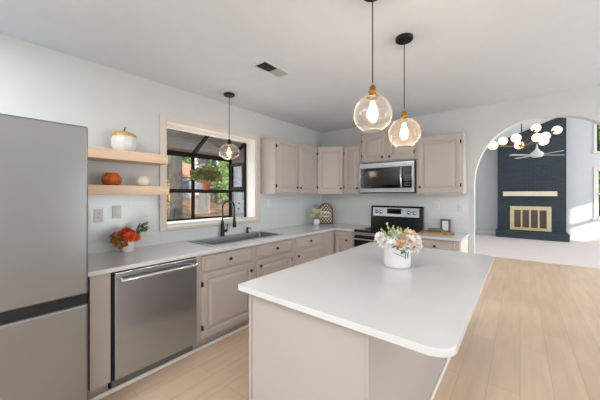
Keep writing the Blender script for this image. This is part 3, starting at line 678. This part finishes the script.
ov = [(W_/2-.005+.092*math.cos(2*PI*k/32), .170+.052*math.sin(2*PI*k/32)) for k in range(32)]
pl = MB().extr(ov, SO+SN*.017, SU, ZP, SN, .006).build('label_plate', mat('cream_oval', (236, 222, 208), .6), r)
def text(body, size, P, U_, N_, m, parent, name='lettering', shear=.35, ext=.001):
    cu = bpy.data.curves.new(name, 'FONT'); cu.body = body; cu.size = size; cu.shear = shear; cu.extrude = ext; cu.align_x = 'CENTER'; cu.align_y = 'CENTER'; cu.offset = .0008
    t = bpy.data.objects.new(name, cu); COL.objects.link(t); dg = bpy.context.evaluated_depsgraph_get(); dg.update()
    me = bpy.data.meshes.new_from_object(t.evaluated_get(dg)); bpy.data.objects.remove(t)
    R3 = Matrix((U_, ZP, N_)).transposed(); b2 = MB(); b2.add([Vector(P)+R3 @ v.co for v in me.vertices], [tuple(p.vertices) for p in me.polygons]); return b2.build(name, m, parent)
text('Relax', .066, SO+SU*(W_/2-.005)+ZP*.167+SN*.0245, SU, SN, mat('ink_brown', (70, 52, 44), .7), pl)

# ------------------------------------------------------------ right counter: cutting board, towel roll, lantern frame
c = Vector((-.895, 4.00, CT))
r = thing('cutting_board', c, 'wooden serving board lying on the short counter right of the range', 'cutting board')
pts = [(.17*math.copysign(abs(math.cos(t))**.6, math.cos(t)), .085*math.copysign(abs(math.sin(t))**.6, math.sin(t))) for t in [2*PI*k/32 for k in range(32)]]
MB().prism([(c.x+a+.01, c.y+b_) for a, b_ in pts], CT+.001, CT+.02, .004).build('board', mat('warm_wood', (194, 128, 78), .5, var=.15, vscale=6, stretch=(1, 8, 1)), r)
MB().prism([(c.x+.17, c.y-.025), (c.x+.24, c.y-.02), (c.x+.24, c.y+.02), (c.x+.17, c.y+.025)], CT+.001, CT+.018, .005).build('board_handle', mat('warm_wood_end', (186, 116, 70), .5, var=.1), r)
tag(MB().box((c.x-.08, c.y-.045, CT+.0215), (c.x+.10, c.y+.05, CT+.062), .012, 3).build('folded_towel', mat('sage_cloth', (98, 122, 106), .9, var=.08, vscale=60, bump=.4, bscale=200)), 'folded sage green towel lying on the wooden board', 'towel')
b = MB()
r = thing('flower_sprig', (c.x+.2, c.y-.04, CT), 'small pale yellow-green flower sprig lying at the right end of the wooden board', 'flowers')
for k in range(14): b.leaf((c.x+.17+rnd.uniform(-.03, .06), c.y-.11+rnd.uniform(-.02, .02), CT+.022+rnd.uniform(0, .02)), unit()+ZP*.3, ZP, .035, .014)
b.build('leaves', mat('yellow_green', (176, 168, 88), .6, var=.15), r)
b = MB().tube([(c.x+.12, c.y-.11, CT+.0055), (c.x+.24, c.y-.10, CT+.010)], .003, 6); b.build('sprig_stem', GREEN, r)
c = Vector((-.80, 4.19, CT+.001)); L_ = .105; HH = .175
r = thing('picture_frame', c, 'small grey standing frame with a white card on the counter beside the arch', 'picture frame')
b = MB(); x0, x1 = c.x-L_/2-.01, c.x+L_/2+.01; y0, y1 = c.y-.02, c.y+.02
for (p, q) in (((x0, y0, c.z), (x0+.018, y1, c.z+HH)), ((x1-.018, y0, c.z), (x1, y1, c.z+HH)), ((x0, y0, c.z+HH-.018), (x1, y1, c.z+HH)), ((x0, y0, c.z), (x1, y1, c.z+.018))): b.box(p, q, .002)
b.build('frame_border', mat('weathered_grey', (112, 106, 104), .6, var=.12), r)
MB().box((x0+.015, y0+.012, c.z+.015), (x1-.015, y1-.004, c.z+HH-.015)).build('back_board', mat('grey_back', (150, 146, 144), .7), r)
MB().extr(rrect(.026, L_-.006, .022, HH-.024, (.015,)*4, 4), (x0, y0+.006, c.z), (1, 0, 0), (0, 0, 1), (0, 1, 0), .006).build('card', mat('white_card', (238, 236, 232), .6), r)

# ------------------------------------------------------------ outlets and switches
def outlet(P, U_, N_, label, cat='outlet', nm='wall_outlet', w_=.072, kinds='o'):
    P = Vector(P); U_ = Vector(U_); N_ = Vector(N_); r = thing(nm, P, label, cat, 'backsplash outlet plates')
    MB().rings(P-U_*w_/2, U_, ZP, N_, w_, .118, [(0, 0), (0, .004), (.003, .006)]).build('cover_plate', WHITEP, r)
    n = round(w_/.072)
    for i in range(n):
        cx = (i-(n-1)/2)*.046
        if kinds[i] == 's': MB().rings(P+U_*(cx-.016)+ZP*.026+N_*.006, U_, ZP, N_, .032, .066, [(0, 0), (0, .003), (.002, .004)]).build('rocker', WHITEP, r)
        else:
            for z in (.030, .064): 
                o = MB().rings(P+U_*(cx-.015)+ZP*z+N_*.006, U_, ZP, N_, .03, .026, [(0, 0), (.002, .002)]).build('socket', WHITEP, r)
                b = MB()
                for s_ in (-.006, .006): b.rings(P+U_*(cx+s_-.0015)+ZP*(z+.009)+N_*.008, U_, ZP, N_, .003, .010, [(0, 0), (0, .0006)])
                b.build('slots', DARK, o)
TX = WX+.008
outlet((TX, .665, 1.185), PY, PX, 'white outlet plate on the tile closest to the fridge', kinds='o')
outlet((TX, .765, 1.185), PY, PX, 'white outlet plate on the tile, second from the fridge, under the lower shelf', kinds='o')
outlet((TX, .905, 1.21), PY, PX, 'white switch plate on the tile above the autumn flowers', kinds='s', nm='light_switch', cat='switch')
outlet((TX, 2.86, 1.24), PY, PX, 'white switch plate on the tile right of the kitchen window', kinds='s', nm='light_switch', cat='switch')
outlet((-.925, BY-.008, 1.21), PX, -PY, 'white outlet plate on the tile above the picture frame', kinds='o')
outlet((-.625, BY-.008, 1.19), PX, -PY, 'white switch plate on the tile closest to the arch', kinds='s', nm='light_switch', cat='switch')

# ------------------------------------------------------------ ceiling vent
r = thing('ceiling_vent', (-1.79, 1.81, CZ), 'white rectangular air vent with dark louvres in the kitchen ceiling', 'vent')
vx0, vx1, vy0, vy1 = -1.875, -1.710, 1.64, 1.985
b = MB()
for (p, q) in (((vx0, vy0), (vx1, vy0+.022)), ((vx0, vy1-.022), (vx1, vy1)), ((vx0, vy0+.022), (vx0+.022, vy1-.022)), ((vx1-.022, vy0+.022), (vx1, vy1-.022))): b.box((p[0], p[1], CZ-.008), (q[0], q[1], CZ-.0005), .002)
b.build('vent_frame', WHITEP, r)
tag(MB().box((vx0+.02, vy0+.02, CZ-.002), (vx1-.02, vy1-.02, CZ-.0005)).build('duct_opening', DARK, r), 'dark opening')
ym = (vy0+vy1)/2
for k in range(6):
    y = vy0+.032+k*.022; MB().extr([(0, 0), (.008, -.009), (.0095, -.008), (.0015, .001)], (vx0+.02, y, CZ-.003), (0, -1, 0), (0, 0, 1), (1, 0, 0), vx1-vx0-.04).build('louvre', mat('louvre_grey', (120, 120, 120), .5), r)
for k in range(8):
    y = ym+.012+k*.018; MB().extr([(0, 0), (.019, -.006), (.020, -.0045), (.001, .0015)], (vx0+.02, y, CZ-.003), (0, 1, 0), (0, 0, 1), (1, 0, 0), vx1-vx0-.04).build('louvre', mat('louvre_pale', (176, 176, 174), .5), r)

# ------------------------------------------------------------ pendants
FIL = mat('filament_glow', (255, 226, 178), .5, emit=(255, 214, 150), estr=26)
FILB = mat('filament_bulb', (255, 236, 208), .5, emit=(255, 214, 160), estr=3.4)
FILS = mat('filament_bulb_small', (255, 190, 120), .5, emit=(255, 176, 96), estr=3.0)
CORD = mat('black_cord', (44, 40, 38), .7)
def pendant(x, y, zc, R_, flat, label, sock, glass, bulbm, group):
    r = thing('pendant_light', (x, y, zc), label, 'pendant lamp', group)
    MB().lathe([(.058, -.024), (.062, -.020), (.062, -.001), (.0, -.001)], (x, y, CZ), 32).build('canopy', BLACK, r)
    zs = zc+R_*flat+.004
    MB().tube([(x, y, CZ-.02), (x, y, zs+.07)], .0035, 8).build('cord', CORD, r)
    MB().lathe([(.006, .058), (.010, .052), (.017, .047), (.018, .026), (.024, .022), (.024, .014), (.019, .011), (.019, .0), (.028, -.004), (.032, -.010), (.032, -.016)][::-1], (x, y, zs), 24).build('socket', sock, r)
    if sock is BRASS: MB().lathe([(.028, -.020), (.040, -.016), (.041, -.012), (.028, -.008)], (x, y, zs), 24).build('shade_collar', BLACK, r)
    prof = []
    for k in range(23):
        t = .28+(PI-.28-.46)*k/22; prof.append((R_*math.sin(t), R_*flat*math.cos(t)))
    b = MB(); b.raw = 1; n = len(prof)
    g = MB(); 
    # open-bottomed globe: surface only, lathe without caps
    V = []; F = []; seg = 40
    for (rr, h) in prof:
        for k in range(seg): V.append((x+rr*math.cos(2*PI*k/seg), y+rr*math.sin(2*PI*k/seg), zc+h))
    for i in range(n-1):
        for k in range(seg): F.append((i*seg+k, (i+1)*seg+k, (i+1)*seg+(k+1) % seg, i*seg+(k+1) % seg))
    g.raw = 1; g.add(V, F, True)
    go = g.build('globe_shade', glass, r)
    rb, hb = prof[-1]
    MB().lathe([(rb-.002, hb-.001), (rb+.002, hb+.001), (rb-.002, hb+.003)], (x, y, zc), 40).build('glass_rim', mat('rim_glass', (225, 214, 200), .1, spec=.8), go)
    bb = zs-.02
    bu = MB().lathe([(.010, 0), (.012, -.02), (.022, -.045), (.031, -.080), (.031, -.105), (.020, -.130), (0, -.138)][::-1], (x, y, bb), 20).build('bulb', AMBER, r)
    b = MB()
    for k in range(4):
        a = 2*PI*k/4+.4; b.tube([(x+.005*math.cos(a), y+.005*math.sin(a), bb-.02), (x+.014*math.cos(a), y+.014*math.sin(a), bb-.055), (x+.015*math.cos(a), y+.015*math.sin(a), bb-.112)], .0048, 6)
    b.build('filament', bulbm, bu)
    return r
PG = 'kitchen pendant lights'
pendant(-.656, 1.475, 1.890, .108, .98, 'clear glass globe pendant with brass socket over the near end of the island', BRASS, GLOBE, FIL, PG)
pendant(-.668, 2.06, 1.885, .114, .96, 'amber-tinted glass globe pendant with brass socket over the far end of the island', BRASS, AMBER, FIL, PG)
pendant(-2.62, 1.945, 1.925, .118, .76, 'clear glass pendant with black socket hanging before the kitchen window', BLACK, GLOBE, FILS, PG)
for (x, y, z, p) in ((-.656, 1.475, 1.92, 9), (-.668, 2.06, 1.90, 9), (-2.62, 1.945, 1.94, 4)):
    l = bpy.data.lights.new('pendant_bulb_light', 'POINT'); l.energy = p*1.0; l.color = (1, .86, .68); l.shadow_soft_size = .03
    o = bpy.data.objects.new('pendant_bulb_light', l); COL.objects.link(o); o.location = (x, y, z-.04)

# ------------------------------------------------------------ fireplace
r = thing('fireplace', (.25, 11.8, 0), 'tall teal-black painted brick fireplace at the far living room wall', 'fireplace')
cx0, cx1, CY = -.605, 1.105, 11.62
b = MB(); hole = (-.20, .70, .33, 1.0)
def fblock(p, q, r_, s_):
    if s_ > 8: b.extr([(p, r_), (q, r_), (q, vault(q)-.003), (p, vault(p)-.003)], (0, CY, 0), (1, 0, 0), (0, 0, 1), (0, 1, 0), FARY-CY-.002)
    else: b.box((p, CY, r_), (q, FARY-.002, s_))
grid_wall(b, cx0, cx1, .24, 9, [hole], fblock); b.build('chimney_breast', FBRICK, r)
MB().box((hole[0], CY+.25, hole[2]), (hole[1], CY+.27, hole[3])).build('firebox', DARK, r)
MB().box((-.645, 11.36, .008), (1.155, FARY-.002, .24), .01).build('hearth', FBRICK, r)
tag(MB().box((-.445, 11.40, 1.385), (.885, CY, 1.535), .006).build('mantel', CREAM, r), 'cream painted mantel shelf')
fr = MB(); fx0, fx1, fz0, fz1 = -.262, .765, .265, 1.05
for (p, q) in (((fx0, fz0), (fx0+.09, fz1)), ((fx1-.09, fz0), (fx1, fz1)), ((fx0+.09, fz1-.10), (fx1-.09, fz1)), ((fx0+.09, fz0), (fx1-.09, fz0+.07))): fr.box((p[0], CY-.03, p[1]), (q[0], CY, q[1]), .006)
fo = fr.build('fire_surround', FBRASS, r)
for k in range(4):
    a = fx0+.09+k*(fx1-fx0-.18)/4; c_ = a+(fx1-fx0-.18)/4; f = MB(); t = .02
    for (p, q) in (((a, fz0+.07), (a+t, fz1-.10)), ((c_-t, fz0+.07), (c_, fz1-.10)), ((a+t, fz1-.10-t), (c_-t, fz1-.10)), ((a+t, fz0+.07), (c_-t, fz0+.07+t))): f.box((p[0], CY-.038, p[1]), (q[0], CY-.012, q[1]), .003)
    dd = f.build('glass_door', FBRASS, r); MB().box((a+t, CY-.022, fz0+.09), (c_-t, CY-.018, fz1-.12)).build('pane', mat('fire_glass', (70, 62, 60), .08, spec=.8), dd)

# ------------------------------------------------------------ chandelier in the dining area
OPAL = mat('opal_globe_glow', (255, 236, 210), .4, emit=(255, 208, 160), estr=1.9)
HX, HY, HZ = .02, 6.0, 2.245
r = thing('chandelier', (HX, HY, HZ), 'black and brass sputnik chandelier with glowing globes beyond the arch', 'chandelier')
MB().lathe([(.06, -.03), (.06, 0), (0, 0)], (HX, HY, vault(HX)-.015), 24).build('canopy', BLACK, r)
MB().tube([(HX, HY, vault(HX)-.02), (HX, HY, HZ-.06)], .008, 8).build('rod', BLACK, r)
MB().sph((HX, HY, HZ), .03, 14, 8).build('hub', BRASS, r)
YW = math.atan2(220, 273); vv = Vector((-math.sin(YW), math.cos(YW), 0)); rv = Vector((math.cos(YW), math.sin(YW), 0))
# globe centres: (sideways, depth, height) from the hub in metres
G = []
for (u_, v_, d_) in ((493, 145.5, -.1), (503, 141, .15), (516, 138, -.12), (519, 145, .2), (536, 128, .1), (537, 137.5, -.15), (545.5, 136, .12), (543.5, 141, -.12), (557, 130, .05)):
    w0 = HX*-.6275+HY*.7786; r0 = HX*.7786+HY*.6275
    G.append(((u_-300)/273*(w0+d_)-r0, d_, EYE+(194.7-v_)/273*(w0+d_)-HZ))
for (a, d_, z) in G:
    ctr = Vector((HX, HY, HZ))+rv*a+vv*d_+ZP*z; dr = (ctr-Vector((HX, HY, HZ))).normalized()
    ar = MB().tube([(HX, HY, HZ), ctr-dr*.06], .004, 8).build('arm', mat('dark_brass', (120, 92, 54), .4, metal=.8), r)
    MB().lathe([(.018, -.10), (.020, -.06), (.026, -.055)], ctr, 12, dr).build('globe_socket', BLACK, ar)
    tag(MB().sph(ctr, .070, 18, 12).build('glass_globe', OPAL, ar), 'glowing opal globe')
l = bpy.data.lights.new('chandelier_light', 'POINT'); l.energy = 25; l.color = (1, .82, .62); l.shadow_soft_size = .3
o = bpy.data.objects.new('chandelier_light', l); COL.objects.link(o); o.location = (HX, HY-.1, HZ-.25)
# ------------------------------------------------------------ ceiling fan
QX, QY, QZ = .345, 9.5, 2.50
r = thing('ceiling_fan', (QX, QY, QZ), 'white ceiling fan hanging in front of the dark brick chimney', 'ceiling fan')
MB().lathe([(.07, -.08), (.08, 0), (0, 0)], (QX, QY, vault(QX)-.03), 20).build('canopy', WHITEP, r)
MB().tube([(QX, QY, vault(QX)-.05), (QX, QY, QZ+.1)], .014, 10).build('downrod', WHITEP, r)
MB().lathe([(.10, -.08), (.13, -.04), (.14, .02), (.08, .07), (.03, .14), (.02, .2)], (QX, QY, QZ), 24).build('motor_housing', WHITEP, r)
for k in range(4):
    a = math.radians(39+k*90); D_ = Vector((math.cos(a), math.sin(a), 0)); T_ = Vector((-math.sin(a), math.cos(a), .12)).normalized()
    o = Vector((QX, QY, QZ-.03)); b = MB()
    b.extr([(.12, -.02), (.22, -.05), (.68, -.06), (.70, -.04), (.70, .04), (.68, .06), (.22, .05), (.12, .02)], o, D_, T_, D_.cross(T_), .008); b.build('blade', WHITEP, r)

# ------------------------------------------------------------ plant on the window shelf
c = Vector((-3.26, 2.055, 1.4945))
r = thing('potted_plant', c, 'leafy green plant in a terracotta pot on the window shelf', 'plant')
MB().lathe([(.040, 0), (.044, .0), (.056, .095), (.061, .097), (.061, .118), (.053, .118), (.050, .10), (0, .095)], c, 24).build('pot', mat('terracotta', (186, 112, 76), .8, var=.1), r)
b = MB()
for k in range(560):
    a = rnd.uniform(0, 2*PI); q = rnd.uniform(0, 1)**.6
    p = c+Vector((.10*q*math.cos(a), .215*q*math.sin(a), .10+rnd.uniform(.0, .21)*(1-q*.45)+.02*q)); b.leaf(p, (p-c-ZP*.08)+unit()*.12, unit(), rnd.uniform(.03, .055), .026)
b.build('foliage', DGREEN, r)
b = MB()
for k in range(14):
    a = 2*PI*k/14; b.tube([c+ZP*.1, c+Vector((.05*math.cos(a), .09*math.sin(a), .18)), c+Vector((.08*math.cos(a), .17*math.sin(a), .17))], .0025, 5)
b.build('plant_stems', GREEN, r)

# ------------------------------------------------------------ outside
def gz(x): return .08+.055*max(0, -x-3.6) if x > -20 else .98+.02*(-x-20)
LIT = mat('leaf_litter', (150, 108, 78), .95, var=.45, vscale=1.6, bump=.6, bscale=30)
b = MB(); xs = [-3.09, -3.6, -6, -10, -14, -20, -32, -60]; ys = [-30, -10, 0, 6, 12, 20, 35, 60]
V = [(x, y, gz(x)+.04*math.sin(x*1.3+y*.7) if x < -3.7 else .0) for x in xs for y in ys]; V = [(x, y, z if x < -3.7 else .05) for (x, y, z) in V]
F = [(i*8+j, i*8+j+1, (i+1)*8+j+1, (i+1)*8+j) for i in range(7) for j in range(7)]
g = MB(); g.add(V, F); struct('ground', g, LIT)
g = MB().box((-40, 12.2, -.25), (40, 60, -.15)); struct('ground', g, LIT)
# patio cover and wing of the house
struct('roof', MB().box((-6.9, -2.0, 2.56), (WX-.17, 4.75, 2.66)), SOFFIT)
b = MB()
for x in (-4.4, -5.6, -6.85): b.box((x, -2.0, 2.44), (x+.05, 4.75, 2.56))
struct('beam', b, mat('beam_paint', (214, 214, 208), .8))
struct('wall_outer', MB().box((-6.35, 4.76, 0), (WX-.17, 4.9, 2.66)), SIDING)
dr = struct('door_1', MB().box((-5.98, 4.72, .12), (-5.08, 4.759, 2.18), .004), mat('blue_white_door', (206, 216, 232), .4))
MB().box((-5.80, 4.712, 1.30), (-5.26, 4.72, 2.0)).build('door_glass', mat('door_glass_grey', (150, 162, 160), .1), dr)
MB().lathe([(.02, 0), (.03, .03), (.02, .05), (0, .052)], (-5.92, 4.72, 1.06), 12, (0, -1, 0)).build('door_handle', BLACK, dr)
MB().lathe([(.025, 0), (.025, .02), (0, .022)], (-5.92, 4.72, 1.20), 12, (0, -1, 0)).build('door_lock', BLACK, dr)
struct('trim_1', MB().box((-6.35, 4.70, .1), (-6.24, 4.76, 2.5)), mat('white_trim_outdoor', (226, 228, 232), .5))
BARK = mat('pine_bark', (96, 88, 84), .95, var=.25, vscale=7, bump=.5, bscale=14, stretch=(3, 3, .6))
FOLM = [mat('foliage_a', (128, 158, 92), .7, var=.3, vscale=1.5), mat('foliage_b', (160, 184, 120), .7, var=.3, vscale=1.5), mat('foliage_c', (196, 172, 96), .7, var=.3, vscale=2)]
def P_at(u, w_):   # ground spot seen in pixel column u at depth w
    x = w_*(-.6275+(u-300)/273*.7786); y = w_*(.7786+(u-300)/273*.6275); return x, y
def pine(u, w_, rad, label, ht=11, crown=True):
    x, y = P_at(u, w_); z0 = gz(x)-.1; r = thing('pine_tree', (x, y, z0), label, 'tree', 'trees outside the kitchen window')
    MB().lathe([(rad*1.25, 0), (rad*1.05, .3), (rad, 1.2), (rad*.85, 5), (rad*.5, ht)], (x, y, z0), 14, rib=.06, nrib=7).build('trunk', BARK, r)
    if crown:
        b = MB()
        for k in range(500):
            p = Vector((x, y, z0+ht*.72))+Vector((unit().x*.7, unit().y*.7, rnd.uniform(-2.2, 3))); b.leaf(p, unit(), unit(), .6, .3)
        b.build('crown', FOLM[0], r)
pine(176.5, 11.4, .245, 'thick grey pine trunk outside the window, left of the window mullion', 11)
pine(203, 14, .215, 'pine trunk outside the window, behind the potted plant', 12)
pine(214, 20, .2, 'slim distant pine trunk right of the potted plant, outside', 12)
pine(166.5, 17.5, .18, 'slim distant pine at the left edge of the window view', 12)
pine(192.5, 34, .2, 'far pine standing behind the neighbouring house', 12)
pine(227, 32, .2, 'far pine near the right mullion of the window', 12)
def bush(u, w_, sx, sz, m_, label, n=700, ls=.3):
    x, y = P_at(u, w_); z0 = gz(x); b = MB(); r = thing('shrub', (x, y, z0), label, 'shrub', 'shrubs and young trees behind the yard')
    for k in range(n):
        d = unit(); q = rnd.uniform(.4, 1); p = Vector((x+d.x*sx*q, y+d.y*sx*q, z0+.1+sz*(1+d.z*q)*.5)); b.leaf(p, unit(), unit(), ls, ls*.55)
    b.build('foliage', m_, r); MB().tube([(x, y, z0-.05), (x, y, z0+sz*.6)], .05, 8, .02).build('stem', BARK, r)
bush(212.5, 23.5, .75, 3.4, FOLM[0], 'dense green shrub behind the potted plant, outside')
bush(221, 19, .62, 3.0, FOLM[1], 'light green young tree at the right of the window view', 700, .22)
bush(230, 22, .85, 4.0, FOLM[0], 'green young tree beside the white outdoor wall trim', 800)
bush(168, 22.5, .8, 4.0, FOLM[1], 'pale green young tree at the left edge of the window view', 700)
bush(166, 13, .45, 1.5, FOLM[2], 'low yellow-green shrub left of the thick pine trunk', 300, .15)
for (u_, m_, lab) in ((143, 0, 'wide green tree in the far left background outdoors'), (163, 1, 'wide pale green tree far off, behind the left window edge'), (184, 0, 'wide green tree rising behind the neighbouring house'), (205, 1, 'wide pale green tree far behind the red car'), (226, 2, 'yellowing wide tree far behind the slim pine'), (247, 1, 'wide pale green tree in the far right background')):
    bush(u_, 42, 1.35, 8, FOLM[m_], lab, 1100, .5)
# neighbour house
x, y = P_at(184, 27); z0 = gz(x)-.1
r = thing('house', (x, y, z0), 'grey neighbouring house with a reddish roof behind the pine trunks', 'house')
hU = rv; hN = -vv; HO = Vector((x, y, z0))-hU*3.4
MB().extr([(0, 0), (4.4, 0), (4.4, 2.2), (0, 2.2)], HO, hU, ZP, vv, 4).build('house_wall', mat('grey_siding', (164, 164, 172), .8), r)
MB().extr([(-.3, 2.15), (2.4, 3.9), (4.7, 2.15)], HO-vv*.3, hU, ZP, vv, 4.6).build('house_roof', mat('reddish_roof', (206, 150, 128), .8, var=.1, vscale=4), r)
MB().extr([(2.9, .8), (3.9, .8), (3.9, 1.8), (2.9, 1.8)], HO-vv*.04, hU, ZP, vv, .05).build('house_window', mat('house_glass', (90, 100, 110), .2), r)
# red car
x, y = P_at(203.5, 25); z0 = gz(x)+.0; CU = rv; O_ = Vector((x, y, z0))-CU*.9
r = thing('car', (x, y, z0), 'red parked car seen beyond the trunk behind the potted plant', 'car')
RED = mat('car_red', (190, 40, 44), .3, coat=.5)
MB().extr([(0, .25), (1.8, .25), (1.85, .55), (1.75, .85), (.05, .85), (-.05, .55)], O_, CU, ZP, vv, 4.2).build('body', RED, r)
MB().extr([(.15, .85), (1.65, .85), (1.45, 1.4), (.35, 1.4)], O_+vv*1.1, CU, ZP, vv, 2.2).build('cabin', RED, r)
MB().extr([(.25, .90), (1.55, .90), (1.4, 1.33), (.4, 1.33)], O_+vv*1.08, CU, ZP, vv, .03).build('windscreen', mat('car_glass', (200, 210, 214), .1), r)
MB().extr([(.15, .4), (1.65, .4), (1.6, .62), (.2, .62)], O_-vv*.02, CU, ZP, vv, .03).build('bumper', mat('car_white', (232, 232, 232), .4), r)
for (a, d_) in ((0, .7), (1.62, .7), (0, 3.4), (1.62, 3.4)): MB().lathe([(.0, 0), (.3, 0), (.32, .05), (.32, .15), (.3, .2), (0, .2)], O_+CU*a+vv*d_+ZP*.32, 18, CU).build('wheel', DARK, r)
# trees beyond the living room windows
for i, (x, y, s_, lab) in enumerate(((2.6, 16.5, 1.6, 'green tree right outside the far living room windows'), (6.4, 18.5, 1.9, 'green tree further right outside the living room windows'))):
    r = thing('broadleaf_tree', (x, y, -.15), lab, 'tree', 'trees outside the living room')
    b = MB()
    for k in range(1500): d = unit(); q = rnd.uniform(.3, 1); b.leaf((x+d.x*s_*q, y+d.y*s_*q, 3.2+d.z*q*3.2), unit(), unit(), .3, .17)
    b.build('crown', FOLM[0], r); MB().lathe([(.2, 0), (.15, 2), (.08, 4.5)], (x, y, -.15), 10).build('trunk', BARK, r)
